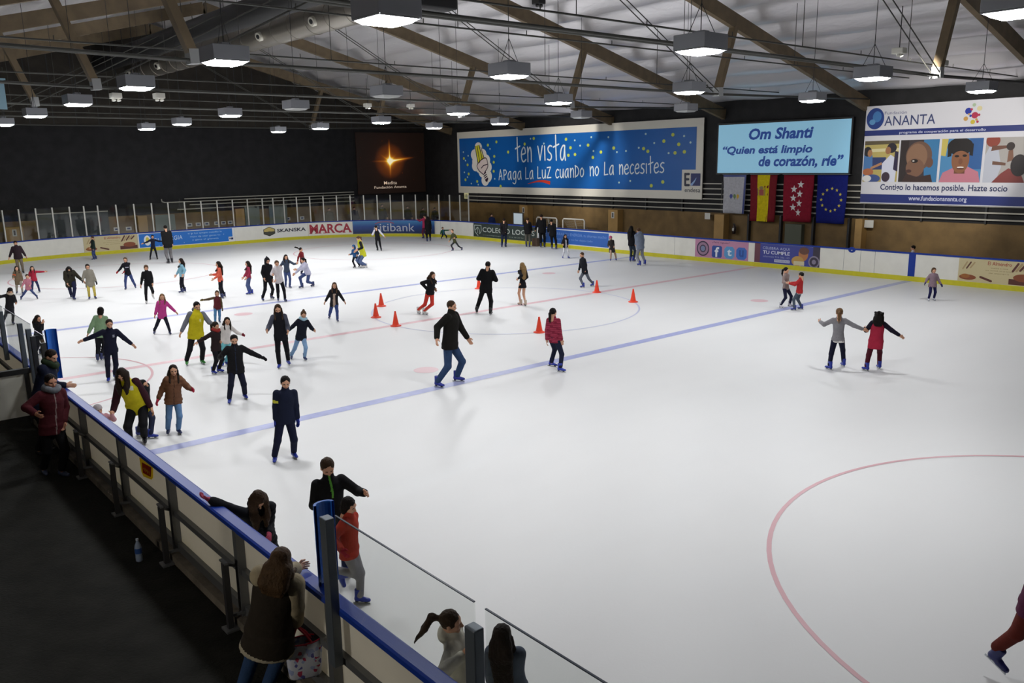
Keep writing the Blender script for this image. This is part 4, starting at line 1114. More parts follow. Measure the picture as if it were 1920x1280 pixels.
poly(b, ring, [(c0-rr*.88, .64), (c0-rr*.88, .78), (c0, .92), (c0+rr*.88, .78), (c0+rr*.88, .64)], .009, 1)
poly(b, ring, [(c0-rr*.88, .52), (c0-rr*.88, .60), (c0, .66), (c0+rr*.88, .60), (c0+rr*.88, .52), (c0, .39)], .009, 2)
b.build('emblem', [INK('#2b2a26'), INK('#c9b36a'), INK('#4a4a40')], o)
lettering(o, 'SKANSKA', ring, (X(.33), .55, X(.97), .78), INK('#1d2233'), bold=.03, off=.008)
o, s0, s1 = ad(578, 661, '#e9e6da', 'white panel with big red slab letters on the end boards'); L = s1-s0; X = lambda t: s0+t*L
lettering(o, 'MARCA', ring, (X(.03), .32, X(.975), .94), INK('#a8283a'), bold=.03, off=.008)
b = MB()
for t0, t1, z in ((.02, .085, .32), (.145, .215, .32), (.225, .29, .32), (.335, .405, .32), (.42, .485, .32), (.555, .60, .32), (.775, .835, .32), (.92, .985, .32)):
    quad_strip(b, ring, X(t0), z, X(t1), z+.05, .0085)
b.build('lettering', INK('#a8283a'), o)
def grad_mat():
    m = mat('bank_blue_print', rgb(40, 90, 160), .35); nt = m.node_tree; bs = nt.nodes['Principled BSDF']
    g = nt.nodes.new('ShaderNodeNewGeometry'); sp = nt.nodes.new('ShaderNodeSeparateXYZ'); mr = nt.nodes.new('ShaderNodeMapRange'); r = nt.nodes.new('ShaderNodeValToRGB')
    mr.inputs['From Min'].default_value = .2; mr.inputs['From Max'].default_value = 1.1
    r.color_ramp.elements[0].color = (*rgb('#1d2a52'), 1); r.color_ramp.elements[1].color = (*rgb('#4a8fc4'), 1); e = r.color_ramp.elements.new(.55); e.color = (*rgb('#234a90'), 1)
    nt.links.new(g.outputs['Position'], sp.inputs[0]); nt.links.new(sp.outputs['Z'], mr.inputs['Value']); nt.links.new(mr.outputs[0], r.inputs['Fac']); nt.links.new(r.outputs['Color'], bs.inputs['Base Color']); return m
o, s0, s1 = ad(661.5, 815, grad_mat(), 'blue bank advertisement with white lettering round the far corner'); L = s1-s0; X = lambda t: s0+t*L
lettering(o, 'citibank', ring, (X(.24), .34, X(.735), .88), INK('#c4c9d2'), off=.008)
b = MB(); stroke(b, ring, [(X(.26), .86), (X(.32), .97), (X(.42), .98), (X(.48), .88)], .05, .009); b.build('emblem', INK('#b04650'), o)
o, s0, s1 = ad(888, 1007, '#2f3b36', 'dark green school advertisement with serif lettering on the far boards'); L = s1-s0; X = lambda t: s0+t*L
lettering(o, 'COLEGIO LOGOS', ring, (X(.155), .53, X(.965), .83), INK('#cdd3cc'), bold=.006, off=.008)
lettering(o, 'www.colegiologos.com   916 30 34 94', ring, (X(.155), .30, X(.80), .38), INK('#9aa69c'), off=.008)
b = MB(); stroke(b, ring, [(X(.02), .92), (X(.13), .92)], .05, .008); stroke(b, ring, [(X(.02), .92), (X(.025), .55), (X(.075), .28)], .05, .008); stroke(b, ring, [(X(.13), .92), (X(.13), .60), (X(.11), .42)], .05, .008)
stroke(b, ring, [(X(.035), .62), (X(.07), .80), (X(.10), .62), (X(.10), .40)], .05, .008); stroke(b, ring, [(X(.07), .80), (X(.07), .45)], .04, .008); b.build('emblem', INK('#b8c2ba'), o)
o, s0, s1 = ad(1009, 1143, '#dfe4ea', 'blue energy advertisement on the far boards behind the men in black'); L = s1-s0; X = lambda t: s0+t*L
b = MB(); quad_strip(b, ring, X(.05), .24, X(.99), 1.0, .008); b.build('picture', INK('#2c62b4'), o)
lettering(o, 'con AHORRAR TU ENERGIA, tu ahorras mucho', ring, (X(.12), .68, X(.96), .86), INK('#7d9fd6'), off=.010, shear=.1)
lettering(o, 'apaga la luz y no las dejes todo', ring, (X(.25), .42, X(.78), .56), INK('#7d9fd6'), off=.010, shear=.1)
b = MB(); oval(b, ring, X(.09), .62, .16, .26, .010, 0); oval(b, ring, X(.09), .62, .08, .14, .011, 1); b.build('emblem', [INK('#d8e0ea'), INK('#b04050')], o)
o, s0, s1 = ad(1303.5, 1403, '#c088a6', 'pink social media panel with round emblem on the far boards'); L = s1-s0; X = lambda t: s0+t*L
b = MB(); c0 = X(.155)
for r_, m_ in ((.36, 0), (.30, 1), (.18, 0), (.13, 2)): oval(b, ring, c0, .62, r_, r_, .007+.001*(m_+1)*(.4-r_)*5, m_, 32)
b.build('emblem', [INK('#352a44'), INK('#9c7c94'), INK('#7a86a8')], o)
lettering(o, '¿Nos sigues?', ring, (X(.33), .90, X(.66), 1.0), INK('#4a2848'), off=.008, shear=.2)
for k, (a, cc, ch, ci) in enumerate(((.33, '#2c4c98', 'f', '#e6eaf2'), (.565, '#5c9cd0', 't', '#dfeaf4'), (.785, '#3a6cc0', 'u', '#28509c'))):
    b = MB(); x0, x1 = X(a), X(a+.19); r_ = .06 if k == 0 else .12
    P_ = [(x0+r_, .24), (x1-r_, .24), (x1, .24+r_), (x1, .80-r_), (x1-r_, .80), (x0+r_, .80), (x0, .80-r_), (x0, .24+r_)]
    poly(b, ring, P_, .008); q = b.build('icon_tile', INK(cc), o)
    lettering(q, ch, ring, (x0+.16, .27 if k == 0 else .36, x1-.16, .74 if k == 0 else .68), INK(ci), bold=.03, off=.010)
o, s0, s1 = ad(1415, 1537, '#3c4494', 'purple birthday party advertisement on the far boards'); L = s1-s0; X = lambda t: s0+t*L
lettering(o, 'CELEBRA AQUI', ring, (X(.13), .80, X(.55), .93), INK('#b6bede'), off=.008)
lettering(o, 'TU CUMPLE', ring, (X(.135), .61, X(.555), .76), INK('#e2e4f0'), bold=.018, off=.008)
lettering(o, 'informate 916 386 105', ring, (X(.14), .46, X(.555), .54), INK('#9aa2cc'), off=.008)
b = MB(); quad_strip(b, ring, X(.32), .27, X(.56), .40, .008); b.build('lettering_ground', INK('#c2c6da'), o); lettering(o, 'WWW.FIESTAS.ES', ring, (X(.33), .30, X(.55), .37), INK('#3c4494'), off=.010)
b = MB(); quad_strip(b, ring, X(.0), .20, X(.09), 1.07, .008, 0); quad_strip(b, ring, X(.90), .20, X(1), 1.07, .008, 1)
oval(b, ring, X(.76), .72, .23, .30, .009, 2); oval(b, ring, X(.77), .86, .24, .16, .010, 3); oval(b, ring, X(.68), .40, .30, .22, .010, 4); quad_strip(b, ring, X(.62), .22, X(.78), .40, .011, 5); oval(b, ring, X(.92), .42, .26, .26, .010, 6); oval(b, ring, X(.92), .42, .20, .20, .011, 1); oval(b, ring, X(.92), .42, .10, .10, .012, 6)
b.build('picture', [INK('#6a3c48'), INK('#3a3244'), INK('#b87848'), INK('#6a4436'), INK('#c49a50'), INK('#d6cca8'), INK('#8c8498')], o)

# ---------------------------------------------------------------- banners on the far wall
YB = 19.3
wallmap = plane_y(YB)
def WP(u, v): p = at_y(u, v, YB); return p[0], p[2]
def banner(name, corners, color, label, cat, thick=.05, mm=None, y=YB):
    (x0, z0), (x1, z1) = corners; b = MB(); b.box((x0, y, z0), (x1, y+thick, z1)); o = b.build(name, mm or mat('vinyl', rgb(color), .45)); setp(o, label, cat); return o
c = [WP(855, 249), WP(1320, 219.5), WP(862, 362), WP(1316, 373)]
bx0, bx1 = (c[0][0]+c[2][0])/2, (c[1][0]+c[3][0])/2; bz0, bz1 = (c[2][1]+c[3][1])/2, (c[0][1]+c[1][1])/2
big = banner('banner', ((bx0, bz0), (bx1, bz1)), '#d8d4c8', 'long blue banner with light bulb drawing and white handwriting on the far wall', 'banner')
i0, i1 = WP(861, 261), WP(1307, 236); j0, j1 = WP(866, 350), WP(1278, 356)
X0, X1, Z0, Z1 = i0[0], i1[0], (j0[1]+j1[1])/2, (i0[1]+i1[1])/2
nx, nz = WP(1279, 318)
b = MB(); poly(b, wallmap, [(X0, Z0), (nx, Z0), (nx, nz), (X1, nz), (X1, Z1), (X0, Z1)], .006)
b.build('print_field', mat('banner_blue', rgb(14, 92, 168), .4, vary=.05, vscale=.6), big)
M_PEN = INK('#dce6ea')
h1 = WP(972, 281)[1]-WP(972, 301)[1]
handwriting(big, 'ten', wallmap, *WP(967, 302), *WP(998, 303), .62*(Z1-Z0)*.42, .10, M_PEN)
handwriting(big, 'vista', wallmap, *WP(1009, 300), *WP(1062, 300), .62*(Z1-Z0)*.42, .10, M_PEN)
for s_, a_, c_ in (('APaga', (936, 337), (979, 336)), ('La', (985.5, 335.5), (1001, 335)), ('LuZ', (1008, 334.5), (1034, 333.5)), ('cuanDo', (1042, 333.5), (1096, 331)), ('no', (1106, 329.5), (1124, 328.5)), ('La', (1133, 328), (1152, 327)), ('necesites', (1161, 326.5), (1246, 323))):
    handwriting(big, s_, wallmap, *WP(*a_), *WP(*c_), .155*(Z1-Z0), .075, M_PEN)
b = MB(); stroke(b, wallmap, [WP(990, 344.5), WP(1005, 340.5), WP(1018, 339.5), WP(1032, 343)], .20, .02, 0, taper=lambda t: .15+.95*t); b.build('underline', INK('#c23a2a'), big)
# bulb in a cloud
b = MB()
for u, v, rx in ((897, 277, .42), (890, 290, .42), (905, 290, .45), (893, 303, .45), (912, 300, .42), (899, 312, .50), (915, 313, .42), (905, 322, .45), (914, 330, .50), (910, 338, .42), (892, 311, .42)):
    oval(b, wallmap, *WP(u, v), rx, rx*.9, .010, 0)
BP = [WP(*p) for p in ((891.5, 274), (898, 271.5), (907.5, 297), (897, 306))]
poly(b, wallmap, BP, .014, 1)
for a_, c_ in (((891, 274), (896.5, 306)), ((895, 275), (900, 304)), ((899, 273), (904.5, 299)), ((902, 276), (908, 296.5))): stroke(b, wallmap, [WP(*a_), WP(*c_)], .07, .017, 2)
poly(b, wallmap, [WP(*p) for p in ((896, 307), (902, 300), (911, 296), (915, 304), (915, 314), (909, 324), (906, 327), (898, 319), (894.5, 312))], .016, 3)
for seg_ in ([(896, 307), (903, 299.5), (911, 296), (914.5, 304), (914.8, 313), (909, 323.5)], [(896, 307), (894.8, 312), (898.5, 319.5), (906, 326.5)], [(903, 315), (907, 310.5), (914, 308)]): stroke(b, wallmap, [WP(*p) for p in seg_], .07, .019, 2)
poly(b, wallmap, [WP(*p) for p in ((906, 327), (911, 321), (916, 335), (914, 341), (911, 340))], .018, 2)
for k in range(3): stroke(b, wallmap, [WP(907+1.6*k, 329+3.2*k), WP(912.5+1.2*k, 324.5+3.4*k)], .06, .020, 0)
b.build('bulb_drawing', [INK('#efeae2'), INK('#ddd83a'), INK('#3a2a3c'), INK('#e8d8d2')], big)
b = MB(); dots = [(870, 297, 1), (869, 285, 0), (873, 301, 0), (878, 292, 0), (877, 309, 1), (871, 323, 0), (879, 326, 1), (873, 337, 1), (877, 332, 0), (884, 344, 0), (895, 340, 1), (897, 346, 0), (926, 321, 1), (915, 272, 1), (931, 266, 1), (927, 293, 1), (926, 304, 1), (919, 279, 0), (953, 285, 1), (984, 270, 1), (995, 260, 0), (1001, 259.5, 1), (1020, 269, 0), (1061.5, 261, 1), (1078, 263, 0), (1070, 277, 1), (1066, 291, 1), (1078.5, 289.5, 1), (1088, 273, 0), (1103, 272, 1), (1109, 257, 0), (1141, 257, 0), (1113, 283, 0), (1127, 285, 1), (1112, 295, 1), (1151, 277.5, 1), (1157, 285, 0), (1174, 283, 0), (1198, 277, 0), (1207, 278.5, 1), (1215, 283.5, 1), (1211, 251, 0), (1227, 268, 0), (1245, 264.5, 1), (1262, 252.5, 1), (1283, 255, 0), (1273, 270.5, 1), (1295, 267, 0), (1254, 287, 0), (1266, 286.5, 1), (1283.5, 284.5, 1), (939, 349, 1), (928, 335, 0), (1161, 342, 0), (1182, 339, 0), (1221.5, 348, 1), (1243, 341, 1)]
for u, v, k in dots: oval(b, wallmap, *WP(u, v), .115 if k else .07, .10 if k else .06, .012, k, 10)
b.build('star_dots', [INK('#b9d6d2'), INK('#c2cf52')], big)
lx0, lz0 = WP(1284, 360); lx1, lz1 = WP(1314, 325)
b = MB(); quad_strip(b, wallmap, WP(1295, 348)[0], WP(1295, 348)[1], WP(1313, 348)[0], lz1, .012, 0); stroke(b, wallmap, [WP(1296, 347), WP(1302, 340), WP(1306, 333)], .12, .016, 1, taper=lambda t: 1.2-t)
b.build('emblem', [INK('#1a2460'), INK('#8fb0dc')], big)
b = MB()
for p in (((1285, 326), (1285, 347)), ((1285, 326.5), (1292, 326.2)), ((1285, 336), (1291, 336)), ((1285, 347), (1292, 347))): stroke(b, wallmap, [WP(*p[0]), WP(*p[1])], .13, .014)
b.build('lettering', INK('#23283c'), big)
lettering(big, 'endesa', wallmap, (WP(1284, 359)[0], WP(1284, 360)[1], WP(1313, 359)[0], WP(1313, 352)[1]), INK('#2a2f40'), off=.014)

# lit screen with the saying
c = [WP(1348, 234), WP(1596, 223), WP(1345, 324), WP(1592, 324.5)]
sx0, sx1, sz0, sz1 = (c[0][0]+c[2][0])/2, (c[1][0]+c[3][0])/2, (c[2][1]+c[3][1])/2, (c[0][1]+c[1][1])/2
scr = banner('display_screen', ((sx0-.08, sz0-.08), (sx1+.08, sz1+.08)), '#101014', 'lit pale blue screen with blue saying above the four flags', 'screen', .195)
b = MB(); quad_strip(b, wallmap, sx0, sz0, sx1, sz1, .004); b.build('screen_face', mat('screen_glow', rgb(120, 175, 205), .5, emit=rgb(150, 200, 224), estr=.42), scr)
SI = mat('screen_ink', rgb(24, 78, 160), .5, emit=rgb(10, 56, 150), estr=.22)
for tx, (ua, va), (ub, vb) in (('Om Shanti', (1404, 261), (1526, 238)), ('“Quien está limpio', (1355, 292), (1524, 272)), ('de corazón, ríe”', (1422, 314), (1582, 292))):
    xa, za = WP(ua, va); xb, zb = WP(ub, vb); 
    zlo = za; V, F = glyphs(tx, .035, .18); lettering(scr, tx, wallmap, (xa, zlo-.04, xb, zb+.06), SI, bold=.035, shear=.18, off=.008)

# star picture on the end wall
XM = XE+.12; endmap = plane_x(XM)
def EP(u, v): p = at_x(u, v, XM); return p[1], p[2]
(my0, mz1), (my1, mz0) = EP(666, 248), EP(800, 359); my1 = min(my1, YF-.05)
b = MB(); b.box((XM-.05, my0, mz0), (XM, my1, mz1)); 
def flare_mat(cy, cz):
    m = mat('star_picture', (.010, .006, .004), .6); nt = m.node_tree; bs = nt.nodes['Principled BSDF']
    g = nt.nodes.new('ShaderNodeNewGeometry'); sp = nt.nodes.new('ShaderNodeSeparateXYZ'); nt.links.new(g.outputs['Position'], sp.inputs[0])
    def mth(op, a, b_=None, c=None):
        n = nt.nodes.new('ShaderNodeMath'); n.operation = op
        for i, v in enumerate((a, b_, c)):
            if v is None: continue
            if isinstance(v, (int, float)): n.inputs[i].default_value = v
            else: nt.links.new(v, n.inputs[i])
        return n.outputs[0]
    y = mth('SUBTRACT', sp.outputs['Y'], cy); z = mth('SUBTRACT', sp.outputs['Z'], cz)
    r2 = mth('ADD', mth('MULTIPLY', y, y), mth('MULTIPLY', z, z)); r = mth('SQRT', r2)
    def ray_(ang, wd, ln):
        ca, sa = math.cos(ang), math.sin(ang)
        a = mth('ADD', mth('MULTIPLY', y, ca), mth('MULTIPLY', z, sa)); p = mth('ABSOLUTE', mth('SUBTRACT', mth('MULTIPLY', z, ca), mth('MULTIPLY', y, sa)))
        along = mth('MULTIPLY', mth('MAXIMUM', mth('SUBTRACT', 1.0, mth('DIVIDE', mth('ABSOLUTE', a), ln)), 0.0), mth('GREATER_THAN', a, -.02))
        return mth('MULTIPLY', mth('POWER', along, 1.6), mth('EXPONENT', mth('MULTIPLY', mth('DIVIDE', p, wd), -1.0)))
    glow = mth('MULTIPLY', mth('EXPONENT', mth('MULTIPLY', r, -1.5)), .46)
    halo = mth('MULTIPLY', mth('EXPONENT', mth('MULTIPLY', mth('POWER', mth('DIVIDE', mth('SUBTRACT', r, .95), .30), 2.0), -1.0)), .05)
    tot = mth('ADD', glow, halo)
    for ang, wd, ln, k in ((.12, .07, 2.6, 1.3), (math.pi/2, .05, 1.9, 1.0), (-math.pi/2, .06, 1.4, .7), (math.pi, .04, 2.4, .3), (2.6, .05, 1.1, .4), (.7, .05, .9, .3)): tot = mth('ADD', tot, mth('MULTIPLY', ray_(ang, wd, ln), k))
    core = mth('MULTIPLY', mth('EXPONENT', mth('MULTIPLY', r, -9.0)), 2.5); tot = mth('ADD', tot, core)
    vo = nt.nodes.new('ShaderNodeTexVoronoi'); vo.inputs['Scale'].default_value = 1.5; nt.links.new(g.outputs['Position'], vo.inputs['Vector'])
    st = mth('MULTIPLY', mth('LESS_THAN', vo.outputs['Distance'], .06), .12); tot2 = mth('ADD', tot, st)
    rp = nt.nodes.new('ShaderNodeValToRGB'); el = rp.color_ramp.elements
    el[0].position = 0; el[0].color = (.006, .003, .002, 1); el[1].position = 1; el[1].color = (1, .9, .6, 1)
    for p_, c_ in ((.07, (.014, .005, .003, 1)), (.18, (.10, .022, .003, 1)), (.40, (.42, .12, .01, 1)), (.7, (.9, .55, .04, 1))):
        e = el.new(p_); e.color = c_
    nt.links.new(tot2, rp.inputs['Fac']); nt.links.new(rp.outputs['Color'], bs.inputs['Emission Color']); bs.inputs['Emission Strength'].default_value = .8
    return m
cy, cz = EP(731, 302)
med = b.build('projection_screen', flare_mat(cy, cz)); setp(med, 'dark projected picture of a glowing orange star on the end wall', 'screen')
MW = mat('screen_text', rgb(220, 200, 180), .5, emit=rgb(210, 190, 170), estr=.5)
for tx, u0, u1, v0, v1 in (('Medita', 720, 744, 346, 339), ('Fundación Ananta', 702, 762, 354, 347)):
    a_, b_ = EP(u0, v0), EP(u1, v1); lettering(med, tx, endmap, (a_[0], a_[1], b_[0], b_[1]), MW, bold=.008, off=.006)

# charity banner at the right
c = [WP(1621.5, 197), WP(1616, 381)]; q = WP(1920, 185); q2 = WP(1920, 388)
ax0, az0, az1 = (c[0][0]+c[1][0])/2, (c[1][1]+q2[1])/2, (c[0][1]+q[1])/2; ax1 = q[0]+1.2
an = banner('banner', ((ax0, az0), (ax1, az1)), '#d4d4da', 'white and blue charity banner with four photographs at right', 'banner')
def ZW(u, v): return WP(u, v)[1]
NAVY = INK('#1c2c72')
b = MB(); quad_strip(b, wallmap, ax0, ZW(1700, 252.5), ax1, ZW(1700, 242), .006); quad_strip(b, wallmap, ax0, az0+.04, ax1, ZW(1700, 365), .006); b.build('stripe', NAVY, an)
for tx, p0, p1, cc, bo in (('Fundación', (1659, 215), (1701, 207), '#6a6e92', 0), ('ANANTA', (1658, 236), (1755, 213), '#34406e', .004), ('programa de cooperación para el desarrollo', (1686, 252), (1849, 240), '#c4c8dc', .015), ('Contigo lo hacemos posible. Hazte socio', (1650, 359), (1890, 347), '#1c2858', .018), ('www.fundacionananta.org', (1703, 378), (1813, 369), '#c8cce0', .015)):
    a_, b_ = WP(*p0), WP(*p1); lettering(an, tx, wallmap, (a_[0], a_[1], b_[0], b_[1]), INK(cc), bold=bo, off=.010)
b = MB(); oval(b, wallmap, *WP(1641.5, 222.5), .40, .46, .010, 0, 28); oval(b, wallmap, *WP(1645, 219), .20, .24, .012, 1); oval(b, wallmap, *WP(1636, 229), .14, .12, .012, 2)
b.build('emblem', [INK('#1c3c84'), INK('#3f78b4'), INK('#5a94c4')], an)
b = MB()
for u, v, r_, m_ in ((1816, 208, .13, 0), (1828, 216, .13, 1), (1837, 203, .10, 2), (1827, 196.5, .07, 3), (1811, 222.5, .09, 4), (1824, 228.5, .09, 5), (1820, 217, .05, 0), (1836, 215, .05, 1), (1831, 224, .05, 4), (1822, 205, .05, 1), (1817, 214, .04, 4), (1833, 228, .05, 1)): oval(b, wallmap, *WP(u, v), r_, r_, .010, m_, 14)
b.build('dot_emblem', [INK('#26389c'), INK('#b02c4c'), INK('#d8cc9c'), INK('#a8bc9c'), INK('#c89a50'), INK('#c8b438')], an)
zt, zb = ZW(1700, 262.5), ZW(1700, 341)
def photo(u0, u1, bg, shapes, lab):
    xa, xb = WP(u0, 300)[0], WP(u1, 300)[0]; b = MB(); cols = [bg]
    quad_strip(b, wallmap, xa, zb, xb, zt, .008, 0); mp2 = lambda x, z, off=0.0: wallmap(min(max(xa+(xb-xa)*x, xa), xb), min(max(zb+(zt-zb)*z, zb), zt), off)
    for k, sh in enumerate(shapes):
        cc = sh[0]
        if cc not in cols: cols.append(cc)
        if sh[1] == 'o': oval(b, mp2, sh[2], sh[3], sh[4], sh[5], .009+.0012*k, cols.index(cc), 28, sh[6] if len(sh) > 6 else 0)
        else: poly(b, mp2, sh[2], .009+.0012*k, cols.index(cc))
    o = b.build('photograph', [INK(c_) for c_ in cols], an); o['label'] = lab
photo(1620, 1684, '#b8a860', [('#5a5038', 'p', [(0, .9), (1, .92), (1, 1), (0, 1)]), ('#d8d0a0', 'p', [(0, .72), (1, .75), (1, .82), (0, .8)]), ('#283868', 'p', [(.25, .3), (.65, .3), (.65, .6), (.25, .6)]), ('#4878b0', 'p', [(0, .12), (.28, .2), (.25, .65), (0, .7)]), ('#1c1820', 'o', .10, .74, .12, .12), ('#a87850', 'o', .17, .70, .07, .09), ('#d0d4e4', 'p', [(.55, .0), (.95, .0), (.98, .55), (.78, .66), (.55, .45)]), ('#201c28', 'o', .80, .82, .14, .12), ('#9c6c48', 'o', .70, .76, .08, .09), ('#241c3c', 'p', [(.88, .3), (1, .25), (1, .72), (.9, .75)]), ('#b08058', 'p', [(.22, .30), (.55, .42), (.53, .48), (.22, .36)]), ('#b06840', 'o', .15, .24, .16, .09), ('#3c5088', 'o', .30, .08, .22, .10), ('#e0e0e0', 'o', .13, .08, .13, .08), ('#382838', 'o', .68, .12, .12, .12)], 'photograph of two women handing something over')
photo(1687, 1759, '#3c3436', [('#3878a8', 'p', [(.68, 0), (1, 0), (1, 1), (.6, 1)]), ('#2a211f', 'p', [(0, 0), (.2, 0), (.22, 1), (0, 1)]), ('#6c5040', 'o', .50, .62, .34, .34), ('#8a6850', 'o', .45, .60, .27, .31), ('#7a5844', 'o', .42, .34, .24, .22), ('#6a4a3a', 'o', .79, .46, .09, .12), ('#3a2620', 'p', [(.1, 0), (.9, 0), (.84, .18), (.5, .12), (.2, .2)]), ('#1a1210', 'o', .40, .50, .09, .045), ('#c8c0b8', 'o', .37, .50, .03, .02), ('#4a2e28', 'o', .26, .26, .08, .04)], 'photograph of a baby looking sideways')
photo(1763.5, 1841, '#4a86b4', [('#c4b45c', 'p', [(0, .62), (.12, .6), (.16, 1), (0, 1)]), ('#2c5c98', 'p', [(.7, .3), (1, .3), (1, 1), (.68, 1)]), ('#c07888', 'p', [(0, 0), (1, 0), (.94, .24), (.68, .36), (.34, .34), (.08, .22)]), ('#6e4630', 'p', [(.36, .2), (.62, .2), (.62, .42), (.36, .42)]), ('#8a5a3c', 'o', .49, .52, .215, .31), ('#17110f', 'o', .46, .82, .31, .20), ('#17110f', 'p', [(.17, .58), (.26, .60), (.27, .88), (.16, .88)]), ('#17110f', 'p', [(.70, .62), (.78, .60), (.78, .88), (.70, .88)]), ('#8a5a3c', 'o', .49, .58, .19, .14), ('#1c1412', 'o', .40, .60, .055, .028), ('#1c1412', 'o', .59, .61, .055, .028), ('#7a4c34', 'o', .50, .48, .05, .07), ('#e8e0d8', 'o', .51, .345, .085, .018), ('#5a2c24', 'o', .51, .315, .09, .018)], 'photograph of a smiling boy')
photo(1846, 1925, '#a8a4a0', [('#b8bcc8', 'p', [(0, 0), (.30, 0), (.42, .35), (.30, .8), (.12, .85), (0, .6)]), ('#8a3c2c', 'o', .17, .93, .17, .14), ('#6a4434', 'p', [(.14, .70), (.52, .76), (.54, .82), (.16, .82)]), ('#7a5440', 'p', [(.55, .45), (.70, .5), (.66, .74), (.56, .70)]), ('#2c201c', 'o', .60, .80, .10, .09), ('#6a4a3a', 'p', [(.2, .40), (.52, .38), (.52, .44), (.2, .48)]), ('#7c3430', 'p', [(.22, 0), (1, 0), (.9, .2), (.60, .32), (.42, .2)]), ('#1c1416', 'o', .84, .38, .20, .24)], 'photograph of a woman with a child')

# flags
def flag(u0, u1, v0, v1, label, paint, base, name='flag'):
    x0, x1 = at_y(u0, 330, 19.15)[0], at_y(u1, 330, 19.15)[0]; z1, z0 = 3.98, at_y((u0+u1)/2, v1, 19.15)[2]
    wob = lambda x, z: .05*math.sin((x-x0)*6+1)*(z1-z)/(z1-z0)+.02*math.sin((z*3)+x)
    taper = lambda x, z: x+((x0+x1)/2-x)*.10*(z1-z)/(z1-z0)
    fm = lambda x, z, off=0.0: np.array([taper(x, z), 19.15-wob(x, z)-off, z])
    b = MB(); V = []; F = []; n1, n2 = 16, 12
    for i in range(n1+1):
        for j in range(n2+1): V.append(fm(x0+(x1-x0)*i/n1, z0+(z1-z0)*j/n2))
    for i in range(n1):
        for j in range(n2): F.append((i*(n2+1)+j, (i+1)*(n2+1)+j, (i+1)*(n2+1)+j+1, i*(n2+1)+j+1))
    b.add(V, F, 0, True); o = b.build(name, [fabric(base, bump=.2)]); setp(o, label, 'flag', 'flags under the lit screen')
    m_ = o.modifiers.new('cloth', 'SOLIDIFY'); m_.thickness = .008; m_.offset = 1
    b = MB(); b.tube([(x0-.08, 19.17, z1+.03), (x1+.08, 19.17, z1+.03)], .02, 8)
    for xx in (x0-.05, x1+.05): b.tube([(xx, 19.17, z1+.03), (xx, YF-.005, z1+.03)], .015, 6)
    b.build('pole', M_FRAME, o)
    paint(o, fm, x0, x1, z0, z1)
def pw(o, fm, x0, x1, z0, z1):
    w_ = x1-x0; cx, cz_ = (x0+x1)/2, (z0+z1)/2-.1
    b = MB()
    for k, m_ in enumerate((0, 1, 2)): oval(b, fm, cx-.22+.22*k, cz_, .09, .11, .015, m_, 12); quad_strip(b, fm, cx-.25+.22*k, cz_-.16, cx-.20+.22*k, cz_, .014, m_)
    b.build('emblem', [INK('#2a3c8c'), INK('#5c7c3c'), INK('#d0a830')], o)
    b = MB(); quad_strip(b, fm, x0, z1-.10, x1, z1, .012, 0, 8); quad_strip(b, fm, x1-.10, z0, x1, z1, .012); b.build('border', INK('#2c3c80'), o)
flag(1357, 1400, 328, 400, 'white flag with small emblem, leftmost under the lit screen', pw, '#b9b9bf')
def ps(o, fm, x0, x1, z0, z1):
    w_ = x1-x0; b = MB(); n_ = 6
    for i in range(n_):
        quad_strip(b, fm, x0+w_*.27, z0+(z1-z0)*i/n_, x0+w_*.73, z0+(z1-z0)*(i+1)/n_, .012, 0, 4)
    b.build('stripe', fabric('#d8c41c', bump=.2), o)
    cx, cz_ = x0+w_*.43, z0+(z1-z0)*.63; b = MB(); quad_strip(b, fm, cx-.14, cz_-.16, cx+.14, cz_+.14, .018, 0); oval(b, fm, cx, cz_+.22, .13, .08, .018, 1); quad_strip(b, fm, cx-.24, cz_-.16, cx-.18, cz_+.2, .018, 1); quad_strip(b, fm, cx+.18, cz_-.16, cx+.24, cz_+.2, .018, 1); quad_strip(b, fm, cx-.07, cz_-.08, cx+.07, cz_+.06, .020, 1)
    b.build('emblem', [INK('#a03a34'), INK('#8c7434')], o)
flag(1408, 1458, 328, 415, 'red and yellow striped flag with coat of arms', ps, '#7a2028')
def pm(o, fm, x0, x1, z0, z1):
    w_, h_ = x1-x0, z1-z0; b = MB()
    for u, v in ((.58, .80), (.36, .70), (.57, .60), (.35, .51), (.57, .40), (.34, .31), (.54, .20)): star(b, fm, x0+w_*u, z0+h_*v, .19, .016)
    b.build('stars', INK('#e2e0e0'), o)
flag(1470, 1527, 328, 416, 'crimson flag with seven white stars', pm, '#8c1c30')
def pe(o, fm, x0, x1, z0, z1):
    w_, h_ = x1-x0, z1-z0; b = MB()
    for k in range(12): a = 2*math.pi*k/12; star(b, fm, x0+w_*.5+.52*math.cos(a), z0+h_*.49+.52*math.sin(a), .085, .016)
    b.build('stars', INK('#d8cc3c'), o)
flag(1533, 1591, 330, 419, 'dark blue flag with a ring of yellow stars', pe, '#1a2478')

